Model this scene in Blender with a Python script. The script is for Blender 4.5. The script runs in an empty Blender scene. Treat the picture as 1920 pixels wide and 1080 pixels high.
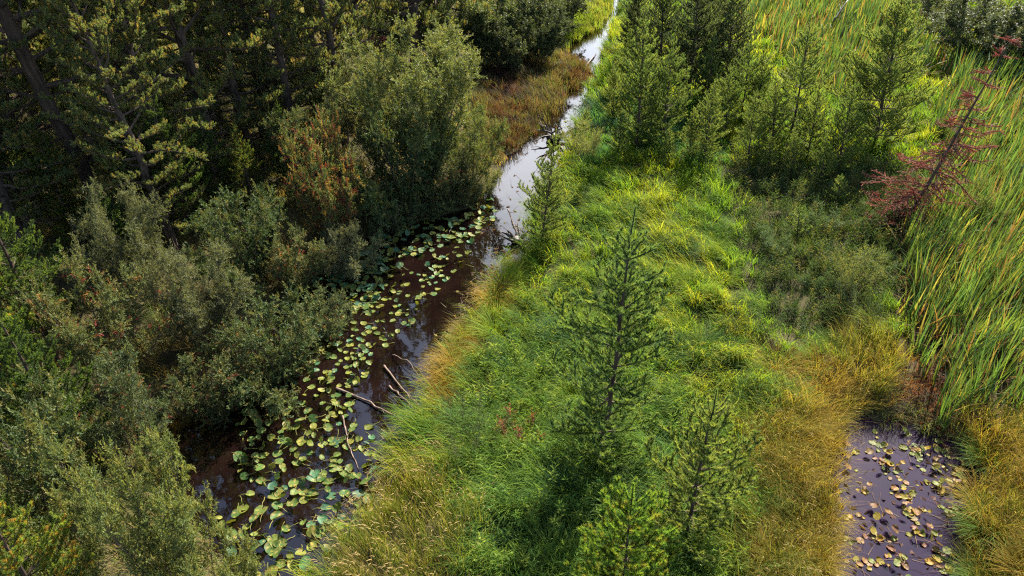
import bpy, math, random
import numpy as np
from mathutils import Vector, Euler, Matrix

# ------------------------------------------------------------------ camera, light, exposure
SC = bpy.context.scene
COL = SC.collection
R = math.radians
CAM_H, PITCH, FPX = 12.0, R(35.0), 1280.0          # metres, below horizontal, focal length for a 1920 wide frame
cd = bpy.data.cameras.new('camera')
cd.sensor_width = 36.0
cd.lens = 36.0 * FPX / 1920.0
cd.clip_start, cd.clip_end = 0.1, 3000.0
cam = bpy.data.objects.new('camera', cd)
COL.objects.link(cam)
cam.location = (0, 0, CAM_H)
cam.rotation_euler = (R(90) - PITCH, 0, 0)
SC.camera = cam

SUN_AZ, SUN_EL = R(28.0), R(42.0)                  # azimuth measured from the view direction towards the right
world = bpy.data.worlds.new('World')
SC.world = world
world.use_nodes = True
wn = world.node_tree
bg = wn.nodes['Background']
sky = wn.nodes.new('ShaderNodeTexSky')
sky.sky_type = 'NISHITA'
sky.sun_disc = False
sky.sun_elevation = SUN_EL
sky.sun_rotation = SUN_AZ
sky.dust_density = 1.3
sky.altitude = 300
# unseen bank of bright broken cloud added low ahead to whiten the stream's reflection
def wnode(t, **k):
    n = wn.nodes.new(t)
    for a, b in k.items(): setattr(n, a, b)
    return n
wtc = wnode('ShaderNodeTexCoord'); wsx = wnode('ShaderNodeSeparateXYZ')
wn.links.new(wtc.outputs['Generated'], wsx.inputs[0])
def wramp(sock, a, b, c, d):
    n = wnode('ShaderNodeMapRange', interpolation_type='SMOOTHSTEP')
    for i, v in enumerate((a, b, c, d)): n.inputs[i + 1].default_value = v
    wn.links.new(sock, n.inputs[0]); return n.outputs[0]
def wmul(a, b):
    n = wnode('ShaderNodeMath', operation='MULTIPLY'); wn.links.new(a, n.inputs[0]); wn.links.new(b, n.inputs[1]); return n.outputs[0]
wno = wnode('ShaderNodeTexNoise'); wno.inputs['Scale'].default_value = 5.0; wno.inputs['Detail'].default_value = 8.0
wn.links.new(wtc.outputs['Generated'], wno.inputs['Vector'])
added_cloud = wmul(wramp(wsx.outputs['Z'], 0.62, 0.42, 0.0, 1.0), wmul(wramp(wsx.outputs['Y'], 0.45, 0.80, 0.0, 1.0), wramp(wno.outputs[0], 0.34, 0.60, 0.25, 1.0)))
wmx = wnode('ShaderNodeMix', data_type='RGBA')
wn.links.new(added_cloud, wmx.inputs[0]); wn.links.new(sky.outputs[0], wmx.inputs[6]); wmx.inputs[7].default_value = (13.5, 13.9, 15.0, 1)
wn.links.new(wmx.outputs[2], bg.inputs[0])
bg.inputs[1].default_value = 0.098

sd = bpy.data.lights.new('sun', 'SUN')
sd.energy = 5.0
sd.angle = R(0.5)
sd.color = (1.0, 0.93, 0.80)
sun = bpy.data.objects.new('sun', sd)
COL.objects.link(sun)
sun.location = (20, 60, 50)
to_sun = Vector((math.sin(SUN_AZ) * math.cos(SUN_EL), math.cos(SUN_AZ) * math.cos(SUN_EL), math.sin(SUN_EL)))
sun.rotation_euler = to_sun.to_track_quat('Z', 'Y').to_euler()

vs = SC.view_settings
vs.view_transform = 'Standard'
vs.look = 'None'
vs.gamma = 1.0
vs.exposure = 2.0
cy = SC.cycles
cy.max_bounces = 6
cy.diffuse_bounces = 3
cy.glossy_bounces = 2
cy.transmission_bounces = 4
cy.transparent_max_bounces = 4
cy.caustics_reflective = False
cy.caustics_refractive = False
cy.sample_clamp_indirect = 4.0
cy.use_denoising = False
cy.filter_width = 1.2

rng = np.random.default_rng(7)
random.seed(7)

# ------------------------------------------------------------------ measuring helpers
CP, SP = math.cos(PITCH), math.sin(PITCH)

def G(px, py, z=0.0):
    """where the sight line through a photo point meets the level z"""
    u, v = (px - 960) / FPX, (540 - py) / FPX
    dy, dz = CP + v * SP, -SP + v * CP
    t = (z - CAM_H) / dz
    return np.array([u * t, dy * t])

def proj(x, y, z):
    dz = z - CAM_H
    dep = y * CP - dz * SP
    up = y * SP + dz * CP
    return 960 + FPX * x / dep, 540 - FPX * up / dep

def GA(pts, z=0.0):
    return np.array([G(a, b, z) for a, b in pts])

def inside(poly, x, y):
    poly = np.asarray(poly, float)
    r = np.zeros(x.shape, bool)
    n = len(poly)
    j = n - 1
    for i in range(n):
        xi, yi = poly[i]; xj, yj = poly[j]
        c = ((yi > y) != (yj > y)) & (x < (xj - xi) * (y - yi) / (yj - yi + 1e-12) + xi)
        r ^= c
        j = i
    return r

def sdist(poly, x, y):
    poly = np.asarray(poly, float)
    d = np.full(x.shape, 1e9)
    n = len(poly)
    for i in range(n):
        a, b = poly[i], poly[(i + 1) % n]
        ab = b - a
        t = np.clip(((x - a[0]) * ab[0] + (y - a[1]) * ab[1]) / (ab @ ab + 1e-12), 0, 1)
        d = np.minimum(d, np.hypot(x - a[0] - t * ab[0], y - a[1] - t * ab[1]))
    return np.where(inside(poly, x, y), -d, d)

_w = rng.uniform(-1, 1, (40, 2))
_ph = rng.uniform(0, 6.28, 40)
def noise2(x, y, scale=1.0, k=0):
    r = 0
    for i in range(6):
        w = _w[(i + k * 6) % 40]
        f = (1.0 + 0.55 * i) / scale
        r = r + np.sin((x * w[0] + y * w[1]) * f * 3.0 + _ph[(i + k * 6) % 40]) / (1 + 0.4 * i)
    return r / 2.6

# ------------------------------------------------------------------ the stream and the pond
BANKS = [((1165, -60), (1190, -60)), ((1148, 0), (1167, 0)), ((1136, 42), (1152, 40)), ((1066, 86), (1142, 78)),
         ((1060, 108), (1130, 106)), ((1103, 128), (1121, 130)), ((1107, 148), (1117, 148)), ((1064, 172), (1108, 168)), ((1046, 205), (1096, 205)),
         ((1000, 250), (1076, 255)), ((945, 300), (1050, 310)), ((925, 350), (1022, 360)), ((890, 390), (1006, 410)),
         ((760, 425), (998, 460)), ((640, 465), (938, 505)), ((560, 540), (894, 565)), ((480, 640), (866, 640)),
         ((390, 730), (830, 720)), ((310, 800), (788, 790)), ((290, 880), (752, 850)), ((340, 950), (730, 910)),
         ((400, 1010), (672, 975)), ((440, 1080), (620, 1035)), ((470, 1180), (596, 1150)), ((470, 1400), (596, 1400))]
LB = GA([b[0] for b in BANKS]); RB = GA([b[1] for b in BANKS])
STREAM = np.vstack([LB, RB[::-1]])
POND = GA([(1600, 772), (1650, 788), (1700, 798), (1760, 815), (1815, 850), (1838, 900), (1824, 980), (1818, 1080), (1830, 1200),
           (1600, 1220), (1572, 1080), (1556, 980), (1560, 880), (1572, 810)])

def height(x, y):
    ds, dp = sdist(STREAM, x, y), sdist(POND, x, y)
    d = np.minimum(ds, dp)
    d = d + 0.14 * noise2(x, y, 1.1, 1) + 0.10 * noise2(x, y, 0.4, 2) + np.where(dp < 1.5, 0.16 * noise2(x, y, 0.9, 3), 0)
    t = np.clip(d / 0.9, 0, 1)
    h = np.where(d < 0, np.maximum(d * 0.9, -0.5), 0.26 * t * t * (3 - 2 * t))
    far = np.clip((d - 1.0) / 4.0, 0, 1)
    h = h + far * (0.14 + 0.12 * noise2(x, y, 4.0, 2))
    left = np.clip((-(x + 6 - 0.12 * y)) / 25.0, 0, 3)
    hum = np.clip(d / 1.2, 0, 1) * (0.26 * np.abs(noise2(x, y, 0.6, 4)) + 0.07 * noise2(x, y, 0.35, 5))
    return h + far * left * 1.0 + hum

# ------------------------------------------------------------------ materials
def new_mat(name):
    m = bpy.data.materials.new(name)
    m.use_nodes = True
    nt = m.node_tree
    for n in list(nt.nodes):
        nt.nodes.remove(n)
    out = nt.nodes.new('ShaderNodeOutputMaterial')
    return m, nt, out

def leaf_mat(name, trans=0.4, rough=0.5, spec=0.3, vary=0.12, hue=0.015, tint=(1.2, 1.12, 0.5)):
    m, nt, out = new_mat(name)
    N, L = nt.nodes.new, nt.links.new
    at = N('ShaderNodeAttribute'); at.attribute_name = 'Col'
    oi = N('ShaderNodeObjectInfo')
    hs = N('ShaderNodeHueSaturation')
    mr = N('ShaderNodeMapRange'); mr.inputs[3].default_value = 0.5 - hue; mr.inputs[4].default_value = 0.5 + hue
    mv = N('ShaderNodeMapRange'); mv.inputs[3].default_value = 1 + vary; mv.inputs[4].default_value = 1 - vary
    L(oi.outputs['Random'], mr.inputs[0]); L(oi.outputs['Random'], mv.inputs[0])
    L(at.outputs['Color'], hs.inputs['Color']); L(mr.outputs[0], hs.inputs['Hue']); L(mv.outputs[0], hs.inputs['Value'])
    p = N('ShaderNodeBsdfPrincipled')
    p.inputs['Roughness'].default_value = rough
    p.inputs['Specular IOR Level'].default_value = spec
    L(hs.outputs[0], p.inputs['Base Color'])
    tr = N('ShaderNodeBsdfTranslucent')
    mt = N('ShaderNodeMix'); mt.data_type = 'RGBA'; mt.blend_type = 'MULTIPLY'; mt.inputs[0].default_value = 1.0
    mt.inputs[7].default_value = (*tint, 1)
    L(hs.outputs[0], mt.inputs[6]); L(mt.outputs[2], tr.inputs[0])
    mx = N('ShaderNodeMixShader'); mx.inputs[0].default_value = trans
    L(p.outputs[0], mx.inputs[1]); L(tr.outputs[0], mx.inputs[2]); L(mx.outputs[0], out.inputs[0])
    return m

def noise_mat(name, c1, c2, scale=6.0, rough=0.85, bump=0.4, stretch=(1, 1, 1), spec=0.2, detail=6):
    m, nt, out = new_mat(name)
    N, L = nt.nodes.new, nt.links.new
    tc = N('ShaderNodeTexCoord'); mp = N('ShaderNodeMapping'); mp.inputs['Scale'].default_value = stretch
    nz = N('ShaderNodeTexNoise'); nz.inputs['Scale'].default_value = scale; nz.inputs['Detail'].default_value = detail
    cr = N('ShaderNodeValToRGB')
    cr.color_ramp.elements[0].position = 0.32; cr.color_ramp.elements[0].color = (*c1, 1)
    cr.color_ramp.elements[1].position = 0.68; cr.color_ramp.elements[1].color = (*c2, 1)
    p = N('ShaderNodeBsdfPrincipled'); p.inputs['Roughness'].default_value = rough; p.inputs['Specular IOR Level'].default_value = spec
    bp = N('ShaderNodeBump'); bp.inputs['Strength'].default_value = bump; bp.inputs['Distance'].default_value = 0.02
    L(tc.outputs['Object'], mp.inputs[0]); L(mp.outputs[0], nz.inputs['Vector']); L(nz.outputs[0], cr.inputs[0])
    L(cr.outputs[0], p.inputs['Base Color']); L(nz.outputs[0], bp.inputs['Height']); L(bp.outputs[0], p.inputs['Normal'])
    L(p.outputs[0], out.inputs[0])
    return m

def water_mat(name, c1, c2, ior, bump=0.05, wscale=2.0, rough=0.03):
    m, nt, out = new_mat(name)
    N, L = nt.nodes.new, nt.links.new
    tc = N('ShaderNodeTexCoord')
    nz = N('ShaderNodeTexNoise'); nz.inputs['Scale'].default_value = 0.9; nz.inputs['Detail'].default_value = 7
    cr = N('ShaderNodeValToRGB')
    cr.color_ramp.elements[0].position = 0.35; cr.color_ramp.elements[0].color = (*c1, 1)
    cr.color_ramp.elements[1].position = 0.7; cr.color_ramp.elements[1].color = (*c2, 1)
    nb = N('ShaderNodeTexNoise'); nb.inputs['Scale'].default_value = wscale; nb.inputs['Detail'].default_value = 4
    bp = N('ShaderNodeBump'); bp.inputs['Strength'].default_value = bump; bp.inputs['Distance'].default_value = 0.1
    df = N('ShaderNodeBsdfDiffuse'); gl = N('ShaderNodeBsdfGlossy'); gl.inputs['Roughness'].default_value = rough
    fr = N('ShaderNodeFresnel'); fr.inputs[0].default_value = ior
    mx = N('ShaderNodeMixShader')
    L(tc.outputs['Object'], nz.inputs['Vector']); L(tc.outputs['Object'], nb.inputs['Vector'])
    L(nz.outputs[0], cr.inputs[0]); L(cr.outputs[0], df.inputs[0]); L(nb.outputs[0], bp.inputs['Height'])
    L(bp.outputs[0], gl.inputs['Normal']); L(bp.outputs[0], fr.inputs['Normal'])
    L(fr.outputs[0], mx.inputs[0]); L(df.outputs[0], mx.inputs[1]); L(gl.outputs[0], mx.inputs[2]); L(mx.outputs[0], out.inputs[0])
    return m

M = {}
M['grass'] = leaf_mat('grass_blade', 0.50, 0.6, 0.07, 0, 0, (1.2, 1.15, 0.45))
M['reed'] = leaf_mat('reed_blade', 0.40, 0.5, 0.14, 0, 0)
M['herb'] = leaf_mat('herb_leaf', 0.45, 0.6, 0.1, 0, 0, (1.2, 1.15, 0.45))
M['needle'] = leaf_mat('pine_needle', 0.58, 0.5, 0.35, 0.15, 0.012)
M['dead_needle'] = leaf_mat('dead_needle', 0.22, 0.7, 0.15, 0, 0, (1.1, 0.9, 0.8))
M['willow'] = leaf_mat('willow_leaf', 0.38, 0.5, 0.14, 0.15, 0.012)
M['pad'] = leaf_mat('lily_leaf', 0.28, 0.5, 0.14, 0.25, 0.02)
M['bark'] = noise_mat('pine_bark', (0.028, 0.020, 0.016), (0.10, 0.068, 0.048), 9, 0.9, 0.6, (1, 1, 0.3))
M['stem'] = noise_mat('shrub_stem', (0.045, 0.033, 0.025), (0.11, 0.085, 0.065), 14, 0.85, 0.3, (1, 1, 0.3))
M['deadwood'] = noise_mat('bleached_wood', (0.06, 0.04, 0.03), (0.21, 0.15, 0.115), 10, 0.8, 0.4, (0.3, 1, 1))
M['darkwood'] = noise_mat('wet_dark_wood', (0.010, 0.008, 0.007), (0.05, 0.036, 0.03), 7, 0.55, 0.5, (1, 1, 1), 0.4)
M['soil'] = noise_mat('meadow_soil', (0.028, 0.024, 0.012), (0.065, 0.055, 0.026), 1.7, 0.95, 0.7, (1, 1, 1), 0.1, 10)
M['stream'] = water_mat('stream_water', (0.0028, 0.0014, 0.0012), (0.0075, 0.0034, 0.0028), 1.68, 0.02, 2.2, 0.012)
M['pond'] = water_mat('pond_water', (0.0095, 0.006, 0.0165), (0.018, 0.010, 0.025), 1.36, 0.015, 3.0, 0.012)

# ------------------------------------------------------------------ mesh helpers
class MB:
    """collects vertices, faces and a colour per vertex; build() links them as ONE mesh object"""
    def __init__(s): s.V, s.Q, s.T, s.C, s.n = [], [], [], [], 0
    def add(s, V, Q=None, T=None, C=(0.1, 0.1, 0.1)):
        V = np.asarray(V, np.float32).reshape(-1, 3)
        C = np.asarray(C, np.float32)
        if C.ndim == 1: C = np.broadcast_to(C, (len(V), 3))
        s.V.append(V); s.C.append(C)
        if Q is not None and len(Q): s.Q.append(np.asarray(Q, np.int64).reshape(-1, 4) + s.n)
        if T is not None and len(T): s.T.append(np.asarray(T, np.int64).reshape(-1, 3) + s.n)
        s.n += len(V)
    def mesh(s, name, mat, smooth=False):
        V = np.concatenate(s.V); C = np.concatenate(s.C)
        Q = np.concatenate(s.Q) if s.Q else np.zeros((0, 4), np.int64)
        T = np.concatenate(s.T) if s.T else np.zeros((0, 3), np.int64)
        me = bpy.data.meshes.new(name)
        me.vertices.add(len(V)); me.vertices.foreach_set('co', V.ravel())
        loops = np.concatenate([Q.ravel(), T.ravel()]).astype(np.int32)
        me.loops.add(len(loops)); me.loops.foreach_set('vertex_index', loops)
        st = np.concatenate([np.arange(len(Q)) * 4, len(Q) * 4 + np.arange(len(T)) * 3]).astype(np.int32)
        me.polygons.add(len(st)); me.polygons.foreach_set('loop_start', st)
        me.polygons.foreach_set('use_smooth', np.full(len(st), smooth))
        ca = me.color_attributes.new('Col', 'FLOAT_COLOR', 'POINT')
        ca.data.foreach_set('color', np.concatenate([C, np.ones((len(C), 1), np.float32)], 1).astype(np.float32).ravel())
        me.update(calc_edges=True); me.validate()
        me.materials.append(mat)
        return me
    def build(s, name, mat, parent=None, smooth=False):
        o = bpy.data.objects.new(name, s.mesh(name, mat, smooth))
        COL.objects.link(o)
        if parent is not None: o.parent = parent
        return o

def tag(o, label, cat=None, group=None, kind=None):
    o['label'] = label
    if cat: o['category'] = cat
    if group: o['group'] = group
    if kind: o['kind'] = kind
    return o

def empty(name):
    o = bpy.data.objects.new(name, None)
    o.empty_display_size = 0.3
    COL.objects.link(o)
    return o

def copy_tree(root):
    r = root.copy(); COL.objects.link(r)
    for ch in root.children:
        c = ch.copy(); COL.objects.link(c); c.parent = r
        for g in ch.children:
            e = g.copy(); COL.objects.link(e); e.parent = c
    return r

USED = set()
def take(proto):
    """the prototype itself the first time, a copy afterwards"""
    if proto.name not in USED:
        USED.add(proto.name); return proto
    return copy_tree(proto)

def unit(v): return v / (np.linalg.norm(v, axis=-1, keepdims=True) + 1e-9)

def perp(d, r=rng):
    a = r.normal(size=d.shape)
    a = a - (a * d).sum(-1, keepdims=True) * d
    return unit(a)

def tube(mb, pts, rad, sides=6, C=(0.1, 0.1, 0.1)):
    pts = np.asarray(pts, float); n = len(pts)
    rad = np.broadcast_to(np.asarray(rad, float), (n,))
    t = unit(np.gradient(pts, axis=0))
    ref = np.array([0.31, 0.87, 0.38]) if abs(t[0] @ np.array([0.31, 0.87, 0.38])) < 0.9 else np.array([1.0, 0, 0])
    a = unit(np.cross(t, ref)); b = np.cross(t, a)
    ang = np.arange(sides) / sides * 2 * math.pi
    V = pts[:, None] + rad[:, None, None] * (np.cos(ang)[None, :, None] * a[:, None] + np.sin(ang)[None, :, None] * b[:, None])
    i = np.arange(n - 1)[:, None] * sides; j = np.arange(sides)[None]; k = (j + 1) % sides
    Q = np.stack([i + j, i + k, i + sides + k, i + sides + j], -1).reshape(-1, 4)
    V = V.reshape(-1, 3)
    T = [[(n - 1) * sides, (n - 1) * sides + q, (n - 1) * sides + q + 1] for q in range(1, sides - 1)]
    mb.add(V, Q, T, C)

def needles(mb, S, E, per_m, ln, wd, cols, spread=0.85, r=rng):
    """S, E: shoot starts and ends; clothes each shoot with needles"""
    S, E = np.asarray(S, float), np.asarray(E, float)
    L = np.linalg.norm(E - S, axis=1)
    k = np.maximum(6, (L * per_m).astype(int))
    idx = np.repeat(np.arange(len(S)), k)
    t = r.random(len(idx)) ** 0.85
    ax = unit(E - S)[idx]
    p = S[idx] + (E - S)[idx] * t[:, None]
    a = spread * r.uniform(0.55, 1.15, len(idx)) * (1.05 - 0.45 * t)
    d = ax * np.cos(a)[:, None] + perp(ax, r) * np.sin(a)[:, None]
    l = ln * r.uniform(0.7, 1.15, len(idx)) * (1.0 - 0.25 * t)
    s = perp(d, r) * (wd * 0.5)
    V = np.stack([p - s, p + s, p + d * l[:, None]], 1).reshape(-1, 3)
    T = np.arange(len(idx) * 3).reshape(-1, 3)
    cols = np.asarray(cols, float)
    sc = cols[r.integers(0, len(cols), len(S))]
    c = sc[idx] * r.uniform(0.8, 1.22, (len(idx), 1))
    mb.add(V, None, T, np.repeat(c, 3, 0))

def leaves(mb, P, D, ln, wd, cols, r=rng, droop=0.0, per_cluster=None):
    """diamond leaves at P growing along D"""
    n = len(P)
    D = unit(D + np.array([0, 0, -droop]))
    side = np.cross(D, unit(np.array([0, 0, 1.0]) + 0.7 * r.normal(size=(n, 3))))
    side = unit(side)
    l = ln * r.uniform(0.65, 1.25, n)[:, None]; w = wd * r.uniform(0.7, 1.25, n)[:, None] * 0.5
    up = np.cross(side, D)
    V = np.stack([P, P + D * l * 0.45 + side * w + up * l * 0.06, P + D * l - up * l * 0.08, P + D * l * 0.45 - side * w + up * l * 0.06], 1)
    Q = np.arange(n * 4).reshape(-1, 4)
    cols = np.asarray(cols, float)
    c = cols[r.integers(0, len(cols), n)] if per_cluster is None else cols[per_cluster]
    c = c * r.uniform(0.75, 1.25, (n, 1))
    mb.add(V.reshape(-1, 3), Q, None, np.repeat(c, 4, 0))

def blades(mb, P, head, lean, curl, L, W, C, segs=3, r=rng):
    """grass blades: P roots, head = compass direction of the bend, lean = first angle from upright, curl = extra angle at the tip"""
    n = len(P)
    dx, dy = np.cos(head), np.sin(head)
    tw = r.normal(0, 0.5, n)
    sx, sy = -np.sin(head + tw), np.cos(head + tw)
    side = np.stack([sx, sy, np.zeros(n)], 1)
    p = P.copy(); rows = []
    for k in range(segs + 1):
        f = k / segs
        w = W * (1 - f) ** 0.6 if k < segs else None
        if k < segs:
            rows += [p - side * (w * 0.5)[:, None], p + side * (w * 0.5)[:, None]]
        else:
            rows.append(p)
        if k < segs:
            th = lean + curl * ((k + 0.5) / segs) ** 1.3
            d = np.stack([dx * np.sin(th), dy * np.sin(th), np.cos(th)], 1)
            p = p + d * (L / segs)[:, None]
    m = 2 * segs + 1
    V = np.stack(rows, 1)
    b = (np.arange(n) * m)[:, None]
    Q = np.concatenate([b + np.array([[2 * k, 2 * k + 1, 2 * k + 3, 2 * k + 2]]) for k in range(segs - 1)], 0) if segs > 1 else None
    T = b + np.array([[2 * segs - 2, 2 * segs - 1, 2 * segs]])
    mb.add(V.reshape(-1, 3), Q, T, np.repeat(C, m, 0))

# ------------------------------------------------------------------ ground and water
def ground():
    xs = np.concatenate([np.linspace(-900, -70, 12), np.linspace(-60, -31, 20), np.arange(-30, 36, 0.3), np.linspace(37, 66, 20), np.linspace(80, 900, 12)])
    ys = np.concatenate([np.linspace(-400, -10, 8), np.arange(-4, 2, 1.0), np.arange(2, 62, 0.3), np.linspace(63, 100, 25), np.linspace(120, 1500, 14)])
    X, Y = np.meshgrid(xs, ys)
    Z = height(X, Y)
    n, m = len(ys), len(xs)
    i = np.arange(n - 1)[:, None] * m + np.arange(m - 1)[None]
    Q = np.stack([i, i + 1, i + m + 1, i + m], -1).reshape(-1, 4)
    mb = MB(); mb.add(np.stack([X, Y, Z], -1).reshape(-1, 3), Q)
    tag(mb.build('ground', M['soil'], None, True), 'dark marshy ground under the grass and trees', 'ground', kind='structure')
ground()

def water():
    c = (LB + RB) / 2
    n = len(LB)
    l = c + (LB - c) * 1.0 + unit(LB - c) * 0.6; r_ = c + unit(RB - c) * (np.linalg.norm(RB - c, axis=1, keepdims=True) + 0.6)
    V = []
    for k in range(n):
        for f in np.linspace(0, 1, 7):
            p = l[k] * (1 - f) + r_[k] * f
            V.append((p[0], p[1], 0.0))
    i = np.arange(n - 1)[:, None] * 7 + np.arange(6)[None]
    Q = np.stack([i, i + 7, i + 8, i + 1], -1).reshape(-1, 4)
    mb = MB(); mb.add(V, Q)
    tag(mb.build('stream_water', M['stream'], None, True), 'dark brown stream winding between the shrubs and the meadow', 'stream', kind='structure')
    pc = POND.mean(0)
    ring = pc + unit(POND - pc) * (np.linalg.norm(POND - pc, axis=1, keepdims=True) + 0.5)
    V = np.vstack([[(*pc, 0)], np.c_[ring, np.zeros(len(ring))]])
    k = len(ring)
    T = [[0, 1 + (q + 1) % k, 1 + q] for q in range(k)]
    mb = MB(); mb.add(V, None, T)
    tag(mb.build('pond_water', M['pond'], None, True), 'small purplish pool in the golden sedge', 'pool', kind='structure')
water()

# ------------------------------------------------------------------ grasses, reeds and herbs: nobody could count them
Z_CAT = [[(1705, 440), (1665, 560), (1695, 640), (1745, 770), (1800, 790), (1860, 770), (2800, 1000), (2800, -250), (1900, -250), (1880, 60), (1790, 110), (1740, 250), (1790, 330)],
         [(1385, -250), (1385, 50), (1470, 120), (1560, 190), (1740, 150), (1790, 60), (1740, -250)]]
Z_GOLD = [(1395, 1600), (1395, 860), (1470, 740), (1590, 620), (1740, 690), (1800, 760), (1860, 770), (2800, 1000), (2800, 1700)]
Z_DARK = [(1350, 320), (1790, 310), (1705, 440), (1665, 560), (1630, 640), (1480, 630), (1410, 560), (1385, 420)]
Z_SEED = [(560, 1500), (610, 1020), (740, 880), (860, 870), (900, 1000), (880, 1500)]
Z_ORANGE = [(840, 660), (890, 540), (930, 490), (1000, 480), (975, 560), (910, 650), (870, 760), (800, 790), (790, 740)]
Z_HERB = [(830, 810), (930, 660), (1010, 600), (1100, 640), (1250, 760), (1390, 860), (1390, 1500), (880, 1500), (890, 950)]
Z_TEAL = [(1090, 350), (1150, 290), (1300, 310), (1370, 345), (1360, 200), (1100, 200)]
Z_RED = [(900, 300), (895, 130), (1050, 100), (1130, 110), (1100, 160), (1060, 200), (990, 265)]
Z_TUFT = [(1030, 40), (1110, -60), (1145, -20), (1130, 70), (1070, 95)]
Z_YEL = [(1240, 520), (1330, 480), (1390, 560), (1400, 650), (1330, 720), (1250, 640)]

def zone(x, y):
    px, py = proj(x, y, 0.3)
    s = FPX / (y * CP + 11.7 * SP)
    px = px + s * 0.35 * noise2(x, y, 0.9, 3) + s * 0.2 * rng.normal(size=x.shape)
    py = py + s * 0.2 * noise2(x, y, 0.9, 4) + s * 0.12 * rng.normal(size=x.shape)
    z = np.full(x.shape, 'meadow', dtype='U8')
    # left of the stream's middle line is the wooded bank
    mid = (LB + RB) / 2
    order = np.argsort(mid[:, 1])
    xm = np.interp(y, mid[order, 1], mid[order, 0])
    left = x < xm
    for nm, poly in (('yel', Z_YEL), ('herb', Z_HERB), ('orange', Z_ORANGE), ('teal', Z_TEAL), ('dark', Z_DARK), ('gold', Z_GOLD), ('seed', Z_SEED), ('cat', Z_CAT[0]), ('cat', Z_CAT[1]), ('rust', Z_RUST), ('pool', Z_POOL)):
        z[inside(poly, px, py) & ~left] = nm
    z[left] = 'forest'
    z[inside(Z_RED, px, py) & left] = 'red'
    z[inside(Z_TUFT, px, py) & left] = 'tuft'
    return z

def scatter(n_try, dens):
    """tuft roots thinned with distance from where people look"""
    y = 3.5 + (70 - 3.5) * rng.random(n_try) ** 1.25
    hw = 0.75 * (CP * y + SP * CAM_H) + 3.5
    x = rng.uniform(-1, 1, n_try) * hw
    return x, y

Z_RUST = [(1675, 690), (1740, 675), (1800, 795), (1710, 800), (1670, 760)]
Z_POOL = [(1575, 780), (1610, 735), (1690, 765), (1790, 805), (1800, 840), (1700, 830), (1620, 810)]
SPEC = {  # tufts weight, blades per tuft, length, width, lean, curl, spread, colours
 'meadow': (20, (0.45, 1.10), 0.0125, 0.35, 1.5, 0.11, [(0.100, 0.185, 0.022), (0.165, 0.235, 0.020), (0.058, 0.125, 0.028), (0.24, 0.26, 0.022)]),
 'yel':    (20, (0.45, 1.10), 0.0125, 0.35, 1.5, 0.11, [(0.22, 0.27, 0.020), (0.30, 0.28, 0.022), (0.12, 0.20, 0.022)]),
 'teal':   (20, (0.50, 1.0), 0.0125, 0.40, 1.60, 0.13, [(0.05, 0.13, 0.055), (0.07, 0.16, 0.04), (0.09, 0.19, 0.03)]),  # blue-green puts the pines' shade into the blade colour
 'herb':   (18, (0.40, 1.0), 0.0125, 0.40, 1.5, 0.12, [(0.060, 0.115, 0.038), (0.080, 0.160, 0.028), (0.12, 0.20, 0.026), (0.16, 0.23, 0.026)]),
 'orange': (13, (0.30, 0.60), 0.008, 0.5, 1.2, 0.12, [(0.32, 0.21, 0.022), (0.36, 0.18, 0.022), (0.25, 0.23, 0.022), (0.16, 0.20, 0.025)]),
 'gold':   (15, (0.6, 1.15), 0.0078, 0.3, 1.1, 0.10, [(0.22, 0.130, 0.034), (0.29, 0.20, 0.042), (0.25, 0.19, 0.038), (0.17, 0.165, 0.032), (0.13, 0.145, 0.03), (0.09, 0.115, 0.025)]),
 'seed':   (11, (0.55, 1.05), 0.0065, 0.15, 0.6, 0.13, [(0.27, 0.24, 0.06), (0.20, 0.23, 0.04), (0.14, 0.20, 0.03), (0.32, 0.25, 0.09)]),
 'dark':   (7, (0.30, 0.62), 0.0085, 0.5, 0.9, 0.15, [(0.042, 0.075, 0.028), (0.06, 0.095, 0.03), (0.085, 0.11, 0.035)]),  # dull plants; the pines' shade is also put into these greens
 'red':    (16, (0.45, 0.80), 0.009, 0.45, 1.1, 0.15, [(0.075, 0.036, 0.030), (0.10, 0.050, 0.036), (0.075, 0.065, 0.03), (0.075, 0.09, 0.03), (0.15, 0.11, 0.06)]),
 'tuft':   (16, (0.55, 0.95), 0.012, 0.45, 1.0, 0.18, [(0.13, 0.17, 0.03), (0.10, 0.15, 0.03), (0.17, 0.17, 0.04)]),
 'rust':   (16, (0.15, 0.40), 0.010, 0.7, 1.2, 0.16, [(0.17, 0.065, 0.04), (0.13, 0.05, 0.032), (0.22, 0.12, 0.06)]),
 'pool':   (11, (0.35, 0.75), 0.012, 0.5, 1.5, 0.12, [(0.06, 0.09, 0.03), (0.08, 0.11, 0.035), (0.12, 0.13, 0.04)]),
 'forest': (8, (0.30, 0.60), 0.008, 0.5, 0.9, 0.15, [(0.34, 0.23, 0.08), (0.24, 0.18, 0.06), (0.12, 0.13, 0.04), (0.07, 0.11, 0.03)]),
}
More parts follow.
